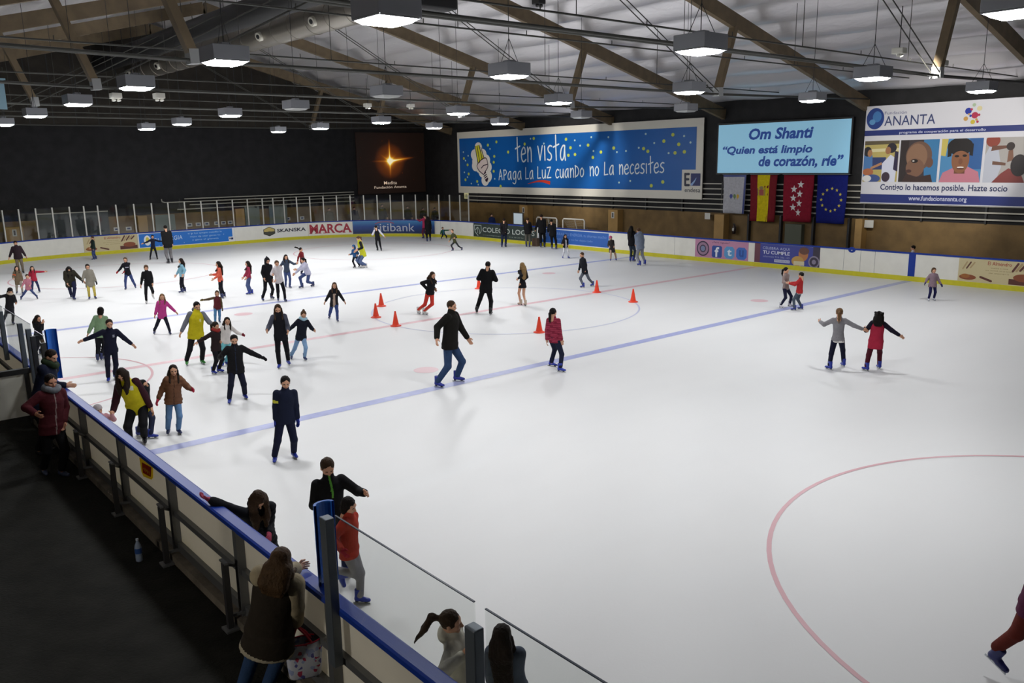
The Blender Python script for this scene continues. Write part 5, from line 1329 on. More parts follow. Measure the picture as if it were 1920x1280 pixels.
# stepped seating rails on both walls
M_RAIL = mat('seat_edge', rgb(176, 172, 160), .5)
t = empty('bleacher_rails', (-8, YF-.2, 2.1), 'row of pale horizontal rails along the far wall below the banners', 'rails')
for k, z in enumerate((2.18, 2.46, 2.72, 2.97, 3.25, 3.52)):
    b = MB(); b.bar((-27.0, 19.36+.02*k, z), (14, 19.36+.02*k, z), .05, .06); b.build('rail', M_RAIL, t)
for x in np.arange(-26, 14, 2.6):
    b = MB(); b.box((x-.04, 19.38, 2.0), (x+.04, 19.48, 3.6)); b.build('upright', M_DARK, t)
t = empty('bleacher_rails', (XE+.4, 6, 2.2), 'four pale pipes along the end wall above the glass', 'rails')
for z, y0 in ((2.88, .9), (2.70, -.4), (2.50, 1.2), (2.24, .4)):
    b = MB(); pts = [(XE+.35, y0, z), (XE+.35, 13.0, z)]
    if z == 2.70: pts = [(XE+.35, y0-.1, z+.22), (XE+.35, y0-.08, z+.06), (XE+.35, y0+.1, z)]+pts[1:]
    b.tube(pts, .035, 8); b.build('rail', M_RAIL, t)
for y in np.arange(.6, 13.2, 2.5):
    b = MB(); b.bar((XE+.3, y, 2.1), (XE+.3, y, 2.9), .05, .05); b.build('upright', M_DARK, t)
    b = MB(); b.bar((XE-.01, y, 2.15), (XE+.35, y, 2.15), .04, .04); b.build('bracket', M_DARK, t)

# pillars of pale wood with number plates, and other things along the walls
M_PILLAR = mat('pillar_wood', rgb(176, 140, 84), .6, vary=.12, vscale=2); M_PLATE = mat('plate_white', rgb(214, 212, 204), .5)
def pillar(x0, x1, y0, y1, h, label, num=None, along='y', side=None):
    t = empty('pillar', ((x0+x1)/2, (y0+y1)/2, 0), label, 'pillar', 'wooden pillars along the walls')
    b = MB(); b.box((x0, y0, -.012), (x1, y1, h)); b.build('post', M_PILLAR, t)
    if num:
        fm = plane_y(y0-.004) if along == 'y' else plane_x(x1+.004); c0 = (x0+x1)/2 if along == 'y' else (y0+y1)/2
        b = MB(); quad_strip(b, fm, c0-.11, h-.50, c0+.11, h-.12, .002); q = b.build('number_plate', M_PLATE, t)
        lettering(q, num, fm, (c0-.045, h-.44, c0+.045, h-.18), M_DARK, bold=.03, off=.006)
pillar(-21.0, -20.2, 19.0, 19.48, 1.98, 'wooden pillar with number plate beside the bright window', '1')
pillar(-12.95, -12.2, 19.0, 19.48, 1.95, 'wooden pillar with number plate right of the stored goals', '1')
pillar(-5.35, -4.75, 19.0, 19.48, 1.95, 'wooden pillar with fire extinguisher behind the pink panel')
PX0, PX1 = at_y(1602, 440, 19.0)[0], at_y(1615, 440, 19.0)[0]
pillar(PX0, PX1, 19.0, 19.48, 2.02, 'pale wooden pillar on the far wall between the dark blue flag and the white notice')
pillar(XE, XE+.3, -9.1, -8.2, 1.7, 'wooden pillar with number plate on the end wall at left', '1', 'x')
pillar(XE, XE+.3, -2.0, -1.45, 1.95, 'wooden pillar on the end wall behind the blue advertisement')
pillar(XE, XE+.3, 4.15, 4.75, 2.1, 'pale wooden pillar on the end wall left of the grey doors')
pillar(-31.4, -30.6, 19.0, 19.48, 1.9, 'wooden pillar in the far corner below the star picture')
def slab(name, lo, hi, m, label, cat, bevel=.01, group=None): 
    b = MB(); b.box(lo, hi); return setp(b.build(name, m, bevel=bevel), label, cat, group)
M_GREYDOOR = mat('grey_door', rgb(118, 128, 122), .5, vary=.05)
def dooor(name, y0, y1, h, label):
    t = empty(name, (XE+.04, (y0+y1)/2, 0), label, 'door'); b = MB(); b.box((XE+.003, y0, -.012), (XE+.06, y1, h)); b.build('leaf', M_GREYDOOR, t)
    b = MB(); b.tube([(XE+.06, y1-.15, 1.0), (XE+.12, y1-.15, 1.0), (XE+.12, y1-.27, 1.0)], .012, 8); b.build('handle', M_ALU, t)
dooor('service_door', -.9, .3, 1.95, 'grey green door behind the glass left of the pale pillar'); dooor('service_door', 4.9, 5.9, 2.2, 'grey door right of the pale pillar on the end wall'); dooor('service_door', 6.6, 7.9, 2.2, 'wide grey door further right on the end wall')
slab('shutter', (XE+.003, -7.4, 0), (XE+.08, -3.6, 2.30), mat('shutter_dark', rgb(64, 70, 72), .6, vary=.2, vscale=4), 'dark grey opening behind the glass at the far left', 'shutter')
b = MB(); b.bar((XE+.1, -7.4, 2.34), (XE+.1, -3.6, 2.34), .06, .06); setp(b.build('shutter_rail', M_RAIL), 'pale rail above the dark opening at the far left', 'rail')
for k, y in enumerate((1.2, 1.75, 2.3, 2.95, 3.4, 3.85, 7.95, 9.0, -3.2, -2.5)):
    fm = plane_x(XE+.01); b = MB(); b.box((XE, y-.16, 1.12), (XE+.02, y+.16, 1.34)); q = b.build('wall_plate', M_PLATE)
    b2 = MB(); quad_strip(b2, fm, y-.09, 1.18, y+.09, 1.28, .013); b2.build('mark', INK('#2c3c6c'), q)
    setp(q, 'small white plate with dark blue mark on the end wall boards', 'wall plate', 'white plates on the end wall')
def goal(x0, x1, label):
    t = empty('hockey_goal', ((x0+x1)/2, 18.6, 0), label, 'hockey goal', 'stored hockey goals'); y0, y1, h = 18.2, 18.95, 1.34; mw = mat('goal_white', rgb(226, 222, 212), .4)
    b = MB(); b.tube([(x0, y0, 0), (x0, y0, h-.08), (x0+.08, y0, h), (x1-.08, y0, h), (x1, y0, h-.08), (x1, y0, 0)], .045, 10); b.build('frame', mw, t)
    b = MB(); b.tube([(x0, y0, .04), (x0+.2, y1, .04), (x1-.2, y1, .04), (x1, y0, .04)], .03, 8); b.tube([((x0+x1)/2-.25, y1, .04), ((x0+x1)/2+.1, y0, h)], .03, 8); b.build('base_bar', mw, t)
    b = MB()
    for k in range(18):
        x = x0+(x1-x0)*k/17; b.tube([(x, y0+.02, h-.03), (x*.85+(x0+x1)/2*.15, y1, .06)], .006, 4, cap=False)
    for k in range(12):
        q_ = k/11; y = y0+(y1-y0)*q_; z = h-.03+(.06-h+.03)*q_; s_ = .15*q_*(x1-x0)/2
        b.tube([(x0+s_, y, z), (x1-s_, y, z)], .006, 4, cap=False)
    b.build('net', mat('net_cord', rgb(170, 166, 150), .8), t)
goal(-18.4, -16.55, 'stored hockey goal behind the men in black, left of its twin'); goal(-16.0, -14.15, 'stored hockey goal with white frame left of the numbered pillar')
t = empty('lit_window', (-20.0, 18.0, .9), 'bright white window panel behind the far boards left of the pillar', 'window')
b = MB(); b.box((-20.50, 18.0, .0), (-19.52, 18.06, 1.58)); b.build('frame', M_FRAME, t); b = MB(); quad_strip(b, plane_y(18.0), -20.44, .84, -19.58, 1.53, .004); b.build('pane', mat('lit_pane', rgb(190, 200, 204), .4, emit=rgb(190, 205, 215), estr=.45), t)
def ext(x, y, label):
    t = empty('fire_extinguisher', (x, y, .9), label, 'fire extinguisher'); b = MB(); b.lathe((x, y, .95), [(.02, 0), (.09, .01), (.095, .06), (.095, .36), (.05, .45), (.03, .5)], 16); b.build('bottle', mat('ext_dark', rgb(40, 24, 24), .3), t)
    b = MB(); b.box((x-.05, y-.10, 1.12), (x+.05, y-.092, 1.26)); b.build('label_plate', M_PLATE, t); b = MB(); b.tube([(x, y, 1.3), (x, YF, 1.3)], .02, 6); b.tube([(x, y, 1.45), (x+.12, y-.02, 1.40), (x+.13, y-.02, 1.15)], .012, 6); b.box((x-.07, y-.02, 1.44), (x+.05, y+.02, 1.49)); b.build('hose', M_DARK, t)
ext(-4.3, 19.3, 'fire extinguisher on the far wall beside the pillar above the pink panel')
def signboard(x, z, wd, h, label, y=19.14):
    b = MB(); b.box((x-wd/2, y, z), (x+wd/2, y+.02, z+h)); o = b.build('notice', M_PLATE); setp(o, label, 'notice', None); b = MB(); b.box((x-.02, y+.02, z+h/2-.02), (x+.02, YF, z+h/2+.02)); b.build('bracket', M_DARK, o)
signboard(-5.9, 1.66, .34, .33, 'small white notice above the pillar behind the pink panel'); signboard(3.0, 1.64, .42, .34, 'small white notice on the far wall below the charity banner')
p = ring(s_at(871, 2.85), 2.78, -.16); b = MB(); b.box((p[0]-.22, p[1]-.02, 2.55), (p[0]+.22, p[1]+.02, 2.92)); o = b.build('notice', mat('plate_cream', rgb(222, 214, 160), .5)); setp(o, 'small cream number plate at the end of the glass below the blue banner', 'notice')
lettering(o, '18', plane_y(p[1]-.02), (p[0]-.12, 2.63, p[0]+.12, 2.84), M_DARK, off=.004)
slab('wall_cabinet', (at_y(1471, 440, 19.2)[0], 19.2, 0), (at_y(1502, 440, 19.2)[0], 19.5, 1.62), mat('cabinet_green', rgb(92, 96, 80), .6), 'grey green wall cabinet on the far wall under the crimson flag', 'cabinet')
for k_, u_ in ((-6.9, 1402), (-3.4, 1462), (-1.3, 1523), (.6, 1590)):
  x = float(at_y(u_, 430, 19.3)[0]); slab('wall_post', (x-.05, 19.3, 0), (x+.05, 19.5, 2.0), M_DARK, {-6.9: 'thin dark post on the far wall right of the extinguisher', -3.4: 'thin dark post on the far wall left of the cabinet', -1.3: 'thin dark post on the far wall right of the cabinet', .6: 'thin dark post on the far wall left of the pale pillar'}[k_], 'post', 0)
slab('bin', (-14.85, 14.55, 0), (-14.4, 14.9, .46), mat('bin_brown', rgb(92, 72, 58), .6), 'small brown box on the ice against the far boards', 'box')

# ---------------------------------------------------------------- cones and bottle
M_CONE = mat('cone_orange', rgb(232, 62, 30), .45)
CL = {(715, 574): 'orange cone, hindmost of the three at left of the centre circle', (705, 595): 'orange cone, leftmost of the three by the circle edge', (742, 611): 'orange cone standing on the red line at left', (898, 541): 'orange cone partly hidden behind the man in black', (1011, 623): 'orange cone left of the woman with the dark ponytail', (1119, 548): 'orange cone on the red line behind the boy in grey trousers', (1187, 566): 'orange cone standing alone at the right of the centre circle'}
for (u, v), lab in CL.items():
    p = at_z(u, v, 0); t = empty('traffic_cone', p, lab, 'cone', 'orange cones round the centre circle')
    b = MB(); b.lathe(p, [(.165, 0), (.17, .015), (.13, .035), (.105, .05)], 28); b.build('base', M_CONE, t)
    b = MB(); b.lathe(p, [(.10, .04), (.085, .12), (.03, .42), (.024, .46)], 28); b.build('cone', M_CONE, t)
x, y = 10.92, -15.3; t = empty('water_bottle', (x, y, -.012), 'clear plastic water bottle standing on the dark aisle floor', 'bottle')
pl = mat('bottle_plastic', rgb(150, 165, 190), .15, spec=.6); b = MB(); b.lathe((x, y, -.012), [(.03, 0), (.042, .01), (.042, .07), (.039, .08), (.042, .09), (.042, .19), (.036, .22), (.016, .265), (.014, .285)], 20); b.build('body', pl, t)
b = MB(); b.lathe((x, y, .10), [(.0435, 0), (.0435, .07)], 20); b.build('label_band', mat('bottle_band', rgb(48, 84, 150), .4), t); b = MB(); b.lathe((x, y, .27), [(.017, 0), (.017, .025)], 16); b.build('cap', mat('bottle_cap', rgb(200, 210, 225), .4), t)
# ---------------------------------------------------------------- people
BLUE, NAVYB, WHITE = '#20349a', '#26305e', '#c8c6c4'
GR_FAR = None
# --- left part of the ice, far rows
person('man in dark maroon jacket and grey trousers gliding along the end boards at far left', (29, 456), [(36, 512), (44, 512)], [(16, 487), (52, 486)], 0, sex='m', top=('#2a1d24', 'jacket'), legs='#6d6252', hair=('short', DARK), shoe='#1a1a22', nod=18)
person('girl in beige coat with orange armband beside the pink jacket girl', (31, 503), [(32, 550), (43, 551)], [(25, 522), (43, 526)], 5, top=('#6a5b48', 'coat', '#d8582c'), legs='#8d8578', hair=('long', DARK), shoe=NAVYB, extras=('armband',))
person('small girl in pale pink jacket and jeans with legs wide apart', (51, 518), [(40, 562), (70, 560)], [(41, 537, .1), (56, 535, .15)], 0, top=('#b0707e', 'jacket'), legs='#39446e', hair=('pony', BROWN), shoe=NAVYB, nod=15)
person('girl in red jacket pointing one arm to the right', (60, 503), [(61, 549), (74, 547)], [(54, 520, .1), (86, 509)], 5, top=('#9c2438', 'jacket'), legs='#272c50', hair=('long', DARK), shoe=NAVYB)
person('child in black coat with pale fur collar and dark cap at the left edge', (19, 545), [(8, 606), (25, 608)], [(-2, 553), (30, 568)], 5, top=('#17161a', 'coat'), legs='#1c1c24', hair=('long', BLACK), hat=('#1b1718', 'beanie'), scarf='#b7a692', shoe=NAVYB, nod=18)
person('girl in dark olive jacket bending forward, holding hands with the grey coat girl', (129, 505, .12), [(134, 558), (139, 562)], [(126, 531, .1), (155, 526)], 10, H=1.52, top=('#2b281e', 'coat'), legs='#1a1c38', hair=('curtain', BLACK), shoe=NAVYB, nod=35)
person('girl in grey cape coat and yellow tights holding the bending girl by the hand', (164, 500), [(168, 561), (179, 560)], [(155, 526), (181, 530)], 5, top=('#7c776c', 'coat'), legs='#b3a24e', hair=('bob', DARK), shoe=NAVYB, flare=.02, slim=.95, glove='#2b2b34', nod=15)
person('boy in dark teal jacket and jeans skating left along the end boards', (173, 446), [(176, 487), (180, 486)], [(170, 464, .1), (176, 466)], -70, top=('#22302c', 'jacket'), legs='#3a4878', hair=('short', MID), shoe=NAVYB)
person('child in black jumper with white print carrying something red', (235, 487), [(236, 543), (254, 540)], [(221, 509), (233, 509, .15)], -5, top=('#14141c', 'sweater', '#9a98a4'), legs='#33406c', hair=('bob', MID), shoe=NAVYB, extras=('print',), glove='#8c1f22', nod=12)
person('girl all in black with white skates looking down', (274, 502), [(275, 569), (287, 557)], [(264, 536), (286, 531)], 0, lift=(0, .2), top=('#0e0e11', 'sweater'), legs='#0d0d10', hair=('bob', MID), shoe=WHITE, slim=.9, nod=28)
person('boy in dark navy with both arms spread beside the tall man', (286, 444), [(282, 487), (295, 486)], [(269, 456), (304, 452)], 0, top=('#191c2e', 'sweater'), legs='#15161e', hair=('short', DARK), shoe='#15151c', slim=.9)
person('tall man in black jacket and grey trousers seen from behind by the end boards', (310, 427), [(316, 494), (323, 493)], [(307, 461), (324, 461)], 195, sex='m', top=('#121214', 'coat'), legs='#6c6a6c', hair=('short', BLACK), shoe='#15151c', hem=.10, bulk=1.02)
person('girl in light blue top and black trousers skating left', (339, 489), [(341, 549), (346, 547)], [(330, 516, .05), (344, 514)], -80, top=('#7aa6b8', 'sweater'), legs='#14151d', hair=('loose', DARK), shoe=NAVYB, slim=.92)
person('girl in coral orange top skating left with arms forward', (409, 495), [(416, 560), (420, 557)], [(398, 515, .1), (402, 522)], -80, top=('#d0604a', 'sweater'), legs='#15151d', hair=('loose', DARK), shoe=NAVYB, slim=.92)
person('girl in raspberry top and jeans skating left', (464, 494), [(467, 552), (472, 551)], [(457, 519, .1), (463, 520)], -80, top=('#963048', 'sweater'), legs='#4a5880', hair=('loose', DARK), shoe=BLUE, slim=.92)
person('girl in bright pink jacket standing with legs apart', (304, 557), [(290, 626), (319, 627)], [(289, 597), (334, 589)], 0, top=('#b83e86', 'jacket'), legs='#181a28', hair=('long', '#6e5236'), shoe=NAVYB, slim=.95)
person('child in red checked vest and jeans stretching one arm left', (407, 550), [(404, 607), (412, 605)], [(382, 562), (417, 579)], 0, top=('#5a2228', 'vest', '#2c1c22'), legs='#4a78a0', hair=('bob', MID), shoe=NAVYB, sleeve='#5a4a34', glove='#6a5a2c')
person('man in yellow vest over grey hoodie wearing green skates', (369, 574), [(351, 684), (380, 682)], [(337, 628), (399, 607)], 10, sex='m', top=('#c2b41c', 'vest', '#d8d090'), legs='#131318', hair=('short', BLACK), shoe='#2c8a2c', sleeve='#71747e', extras=('underhood', 'chest'), nod=16, look=20)
person('person in light green jacket seen from behind', (189, 583), [(184, 677), (192, 675)], [(163, 630), (204, 630)], 160, top=('#7d9a78', 'jacket'), legs='#17181e', hair=('bob', BLACK), shoe=NAVYB)
person('boy in dark navy sweatshirt with both arms spread wide', (205, 607), [(204, 715), (217, 710)], [(151, 640), (252, 649)], 5, top=('#14162a', 'sweater', '#8e90a0'), legs='#15172a', hair=('short', DARK), shoe=BLUE, extras=('chest',), slim=.95, sex='m', bulk=1.1)
person('girl in dark brown jacket with red scarf turning to the right', (404, 611), [(401, 701), (412, 698)], [(362, 646), (412, 640, .1)], 50, top=('#261a1c', 'jacket'), legs='#121218', hair=('pony', DARK), shoe=BLUE, scarf='#8e2a28', nod=14)
person('girl in white top with turquoise trousers behind the black jackets', (426, 602), [(418, 686), (425, 684)], [(413, 640), (454, 627)], 10, top=('#d6d0cc', 'sweater'), legs='#6fb6be', hair=('long', DARK), shoe=BLUE, glove='#7c2430')
person('person in black jacket and dark jeans with the right arm held out', (439, 637), [(431, 756), (460, 747)], [(412, 668), (491, 670)], 5, top=('#131316', 'jacket', '#1d2438'), legs='#15182a', hair=('short', BLACK), shoe=BLUE, sex='m', extras=('front',), glove='#17171a', nod=16, hat=None)
person('woman with long hair in black quilted vest with grey sleeves', (521, 579), [(524, 690), (541, 683)], [(501, 619), (540, 620)], 0, top=('#15151c', 'vest'), legs='#111117', hair=('long', BROWN), shoe=BLUE, sleeve='#474a58', slim=.92, nod=22)
person('child with hair bun in black jacket and pale jeans holding the woman by the hand', (569, 590), [(547, 673), (572, 675)], [(541, 619), (589, 619)], 8, top=('#171a26', 'jacket'), legs='#7fa0c4', hair=('bun', MID), shoe=NAVYB, scarf='#9fc0d0', nod=24)
person('boy in navy school sweater with white collar and yellow armband', (535, 717), [(516, 866), (552, 858)], [(516, 795), (559, 793)], 6, top=('#141a30', 'sweater', '#c8c43c'), legs='#141830', hair=('short', BLACK), shoe=BLUE, scarf=None, glove='#26348c', extras=('armband',), sex='m', bulk=1.08, nod=14)
person('girl in open black jacket over beige top with arms hanging', (627, 535), [(618, 597), (633, 603)], [(609, 567), (647, 567)], 0, top=('#1e1c20', 'jacket', '#b39c8c'), legs='#36467c', hair=('long', MID), shoe=NAVYB, extras=('open',), nod=10)
person('teenager in black hoodie with the hood up', (501, 489), [(493, 564), (510, 560)], [(495, 521, .1), (510, 522)], 25, top=('#121216', 'hoodie'), legs='#111116', hair=(None, BLACK), hat=('#121216', 'hood', 1), shoe=NAVYB, slim=.92)
person('teenager in white hoodie and black trousers', (519, 494), [(522, 564), (535, 565)], [(511, 515, .1), (517, 524, .15)], 10, top=('#c9c3c6', 'hoodie'), legs='#111117', hair=('short', MID), shoe=NAVYB, slim=.92, extras=('hood',))
person('girl in grey blue cardigan and jeans with one arm forward', (536, 482), [(536, 539), (544, 540)], [(526, 500), (556, 494)], 15, top=('#3c4658', 'sweater'), legs='#3e4c76', hair=('long', DARK), shoe=NAVYB, slim=.95)
person('girl in red top with hair flying, behind the girl in pale hoodie', (564, 468), [(566, 515), (573, 515)], [(558, 490, .1), (572, 492)], 60, top=('#6e1c22', 'sweater'), legs='#1d1d2c', hair=('wind', BLACK), shoe=NAVYB)
person('girl in pale lilac hoodie bending to the left with arms forward', (568, 488, .05), [(566, 540), (587, 537)], [(550, 516, .1), (557, 505)], -55, H=1.45, hip=(577, 511), top=('#b9b8cc', 'hoodie'), legs='#3c4a74', hair=('pony', BLACK), shoe=NAVYB, slim=.95)
person('small child in blue hooded jacket leaning on the instructor', (663, 463), [(665, 502), (674, 501)], [(656, 477, .05), (670, 478)], -40, H=1.12, top=('#28507e', 'jacket'), legs='#15151c', hair=(None, BLACK), hat=('#28507e', 'hood'), shoe='#15151c')
person('woman in yellow vest bending over the child in blue', (672, 447), [(680, 502), (686, 502)], [(668, 470, .05), (671, 468)], -75, H=1.62, hip=(681, 476), top=('#b4b428', 'vest'), legs='#4c5c80', hair=('pony', MID), shoe=WHITE, sleeve='#15151a', nod=25)
person('person in black vest with white sleeves spread, in front of the bank advertisement', (705, 426), [(708, 470), (715, 471)], [(697, 440), (721, 444)], 190, top=('#101014', 'vest'), legs='#101014', hair=('short', BLACK), shoe='#15151c', sleeve='#c2c0cc', slim=.92)
person('child in magenta jacket with backpack pointing left at the far corner', (796, 405), [(794, 447), (800, 446)], [(783, 412), (799, 424)], 215, top=('#a02c50', 'jacket'), legs='#5c2438', hair=('short', DARK), shoe=NAVYB, extras=('backpack',))
person('woman in long black coat at the far corner, seen from behind', (802, 409), [(801, 453), (807, 452)], [(798, 430), (808, 430)], 185, top=('#0e0e11', 'coat'), legs='#121216', hair=('long', BLACK), shoe=NAVYB, hem=.22)
person('small child in green and blue jacket crouching by the cream boards', (830, 428), [(828, 448), (837, 447)], [(826, 439), (846, 431)], 15, H=1.0, top=('#24543c', 'jacket', '#3c5c88'), legs='#1c2432', hair=('short', DARK), shoe='#1a1a22', extras=('open',), knee=.16)
person('child in olive top stepping left with one leg stretched back', (848, 433), [(849, 470), (866, 469)], [(843, 451), (853, 446)], -35, top=('#3a3c22', 'sweater'), legs='#2a2c30', hair=('short', MID), shoe=NAVYB, slim=.9)
# --- far side group
person('person in dark jacket and jeans in front of the green school advertisement', (945, 413), [(941, 464), (948, 463)], [(942, 434, .1), (948, 434, .1)], 170, top=('#18161a', 'jacket'), legs='#1e2740', hair=('short', DARK), shoe=NAVYB)
person('person in dark jacket and grey trousers leaning at the boards, right of the green advertisement', (989, 412), [(987, 463), (993, 463)], [(984, 432), (997, 432)], 180, top=('#141416', 'jacket'), legs='#5a5850', hair=('short', BROWN), shoe=NAVYB)
person('tallest man in black between the two other dark figures at the far boards', (1015, 406), [(1014, 464), (1021, 463)], [(1004, 430), (1022, 432)], 175, sex='m', top=('#0d0d10', 'jacket'), legs='#0e0e12', hair=('short', DARK), shoe=NAVYB)
person('man in black leaning left in front of the blue far side advertisement', (1034, 415), [(1035, 467), (1043, 467)], [(1028, 434), (1042, 440)], 170, sex='m', top=('#0f0f13', 'jacket'), legs='#101014', hair=('short', BLACK), shoe=NAVYB)
person('small child in black and white jacket with white trousers', (1060, 443), [(1055, 484), (1066, 484)], [(1055, 458), (1065, 460)], 20, top=('#1c1c22', 'jacket', '#c8c6cc'), legs='#cfcfd6', hair=('long', DARK), shoe=BLUE, extras=('open',))
person('small child in grey dress with pink hat by the far boards', (1145, 446), [(1145, 489), (1155, 488)], [(1142, 462), (1151, 462)], 10, top=('#3a3836', 'coat'), legs='#b89a86', hair=('bob', DARK), hat=('#c05a80', 'beanie'), shoe=BLUE, hem=.16, flare=.015)
person('woman in black jacket and grey jeans next to the person in pale blue', (1184, 428), [(1182, 490), (1188, 490)], [(1181, 457), (1190, 458)], 150, top=('#101016', 'jacket'), legs='#2b3442', hair=('long', BLACK), shoe=BLUE, slim=.95)
person('person in pale blue grey hoodie and grey joggers at the far boards', (1197, 432), [(1199, 498), (1209, 496)], [(1192, 458), (1206, 458)], 215, top=('#7c8698', 'hoodie'), legs='#8a8c96', hair=('short', MID), shoe=BLUE, sex='m', extras=('hood',))
person('boy in black jacket and grey trousers skating left behind the cone', (1091, 478), [(1093, 539), (1111, 536)], [(1085, 509), (1099, 506)], -55, top=('#15171f', 'jacket'), legs='#5a5e68', hair=('short', MID), shoe=BLUE, slim=.95)
# --- centre of the ice
person('man dressed all in black with folded arms seen from behind at the centre', (915, 497), [(894, 587), (920, 590)], [(908, 523, -.14), (921, 522, -.14)], 172, sex='m', top=('#0b0b0e', 'jacket'), legs='#0b0b0e', hair=('short', BLACK), shoe='#111116', elbow=.9, look=160)
person('figure skater in short black dress with bare legs and long blond hair', (979, 498), [(976, 572), (985, 573)], [(972, 522, .05), (984, 524)], 215, top=('#101016', 'dress'), hair=('loose', BLOND), shoe='#c2b09c', bare=True, slim=.82, hem=.10, flare=.03)
person('girl in black sweatshirt and red tights leaning on a curve', (811, 516), [(785, 588), (796, 590)], [(800, 541, -.1), (815, 541, -.05)], 40, hip=(806, 548), H=1.60, top=('#131318', 'sweater'), legs='#c83c30', hair=('long', BROWN), shoe=WHITE, extras=('tight',), slim=.94)
person('big man in black jacket and blue jeans striding to the right', (847, 574), [(822, 726), (858, 715)], [(819, 634), (883, 645)], 62, sex='m', top=('#14130f', 'jacket'), legs='#2d4264', hair=('short', BROWN), shoe='#1e2c8c', nod=4, hem=.05)
person('woman with dark ponytail in red striped top and navy jeans', (1037, 586), [(1034, 687), (1051, 697)], [(1025, 640, .05), (1054, 644)], 148, top=('#7e2238', 'sweater', '#a23a52'), legs='#1b2036', hair=('pony', BLACK), shoe='#2238a8', extras=('stripes',), slim=.92, lift=(.05, 0), fdir=75)
# --- right side
person('girl in grey and tan top with white skates holding hands with the red coat girl', (1474, 507), [(1464, 577), (1481, 574)], [(1478, 531), (1483, 530)], 60, top=('#8a7a76', 'sweater'), legs='#181a34', hair=('pony', BLACK), shoe='#c9c6cc', slim=.95)
person('child in red coat and grey jeans holding both hands of the girl in grey', (1502, 516), [(1489, 582), (1502, 580)], [(1480, 531, .05), (1484, 530)], 250, top=('#a82a2c', 'jacket', '#b0a8a4'), legs='#464f5c', hair=('short', BLACK), shoe='#223080', extras=('hemband',), fdir=270)
person('girl with fair ponytail in grey sweater holding hands with the red vest girl', (1574, 586), [(1555, 693), (1581, 687)], [(1538, 603), (1618, 617)], 180, top=('#848286', 'sweater', '#d0ccc8'), legs='#14162c', hair=('pony', '#6d5238'), shoe=BLUE, extras=('hemband',), slim=.95, fdir=215)
person('girl with curly black hair in long red hooded vest', (1648, 592), [(1624, 695), (1648, 691)], [(1621, 616), (1690, 631)], 180, top=('#a62840', 'coat'), legs='#4c1624', hair=('curly', BLACK), shoe=BLUE, sleeve='#1a1626', extras=('hood',), fdir=215, hem=.13)
person('small girl in mauve coat with white skates alone at the right', (1751, 507), [(1741, 564), (1751, 563)], [(1735, 530), (1764, 532)], 20, top=('#85707a', 'coat'), legs='#1c1c48', hair=('bob', MID), shoe='#c6c6d4', glove='#2a2a58', flare=.012, hem=.09)
person('child in white shirt leaning over behind the far boards at right', (1712, 465), None, (None, None), 260, H=1.3, at=tuple(at_y(1716, 465, 15.5)[:2]), zhead=at_y(1712, 465, 15.5)[2], top=('#c8c8cc', 'sweater'), legs='#1c2044', hair=('short', BLACK), shoe='#222228', skates=False)
person('skater in purple jacket and rust trousers cut off by the right edge', (1985, 985), [(1862, 1243), (1950, 1330)], [(1918, 1172), (1990, 1170)], 70, H=1.5, hip=(1942, 1130), top=('#50203c', 'jacket'), legs='#5c2018', hair=('long', DARK), shoe='#1c2260', lift=(.12, 0))
# --- near the left boards
person('girl in brown padded jacket with pink mittens and pale jeans', (325, 694), [(316, 813), (336, 813)], [(297, 747), (360, 730)], 5, top=('#6c4a36', 'puffer', '#4a3226'), legs='#5d80a8', hair=('long', DARK), shoe=NAVYB, glove='#a82840', extras=('front',), nod=8)
person('instructor in yellow vest with maroon sleeves bending towards the small child', (229, 702, .15), [(244, 832), (272, 830)], [(212, 771), (282, 762)], -12, H=1.66, hip=(258, 756), top=('#c0b41e', 'vest', '#c9c9b8'), legs='#0f0f13', hair=('curtain', DARK), shoe='#15151f', sleeve='#34161f', extras=('chest',), nod=38, look=-25, hem=.10)
person('skater almost hidden behind the bending instructor, one blue skate showing', (268, 722), [(262, 818), (284, 822)], [(262, 765), (280, 768)], 60, H=1.3, top=('#16161c', 'jacket'), legs='#2a3048', hair=('short', BLACK), shoe=BLUE, glove='#141418')
person('small child with white patterned hat held by the hand at the near boards', (184, 768), None, [(178, 790), (209, 776)], 20, H=.92, at=(6.75, -14.40), zhead=.84, top=('#b88890', 'jacket'), legs='#b06a80', hair=('short', DARK), hat=('#a9a2a4', 'beanie'), shoe=NAVYB)
person('boy in black top with green zip reaching out one arm', (614, 876), None, [(601, 950), (684, 924)], 12, H=1.46, at=(12.97, -13.62), zhead=1.40, top=('#101114', 'sweater', '#5aa03c'), legs='#252e58', hair=('short', BROWN), shoe=BLUE, extras=('halfzip',), bulk=1.08, sex='m', nod=24)
person('girl in red orange jacket and grey leggings skating behind the front glass', (654, 948), [(634, 1085), (676, 1131)], [(640, 1030), (654, 1040, .1)], 60, top=('#a8392a', 'jacket'), legs='#8b8a8e', hair=('bob', BLACK), shoe=BLUE, glove='#a02634', nod=16, lift=(.22, 0))
person('person in black padded jacket bent over the blue rail', (484, 936, .0), None, [(396, 938, 0, 1.17), (504, 1000)], 20, H=1.42, at=(12.62, -14.30), zhead=1.19, top=('#111319', 'puffer', '#111319'), legs='#16181f', hair=('curtain', BROWN), shoe=NAVYB, glove='#a04058', nod=48, hip=(490, 1015), extras=('hood',))
person('small brown haired child standing right against the near boards', (459, 984), None, (None, None), 150, H=.88, at=(12.75, -14.40), zhead=.80, top=('#2a2230', 'jacket'), legs='#22222c', hair=('bob', MID), shoe=NAVYB)
person('girl with ponytail in cream jacket behind the front glass', (846, 1166), None, [(868, 1228), (884, 1240)], 82, H=1.30, at=(16.30, -14.22), zhead=1.18, top=('#c4c0b2', 'jacket'), legs='#2a2c3c', hair=('ponyside', BROWN), shoe=BLUE, nod=6, extras=('hood',))
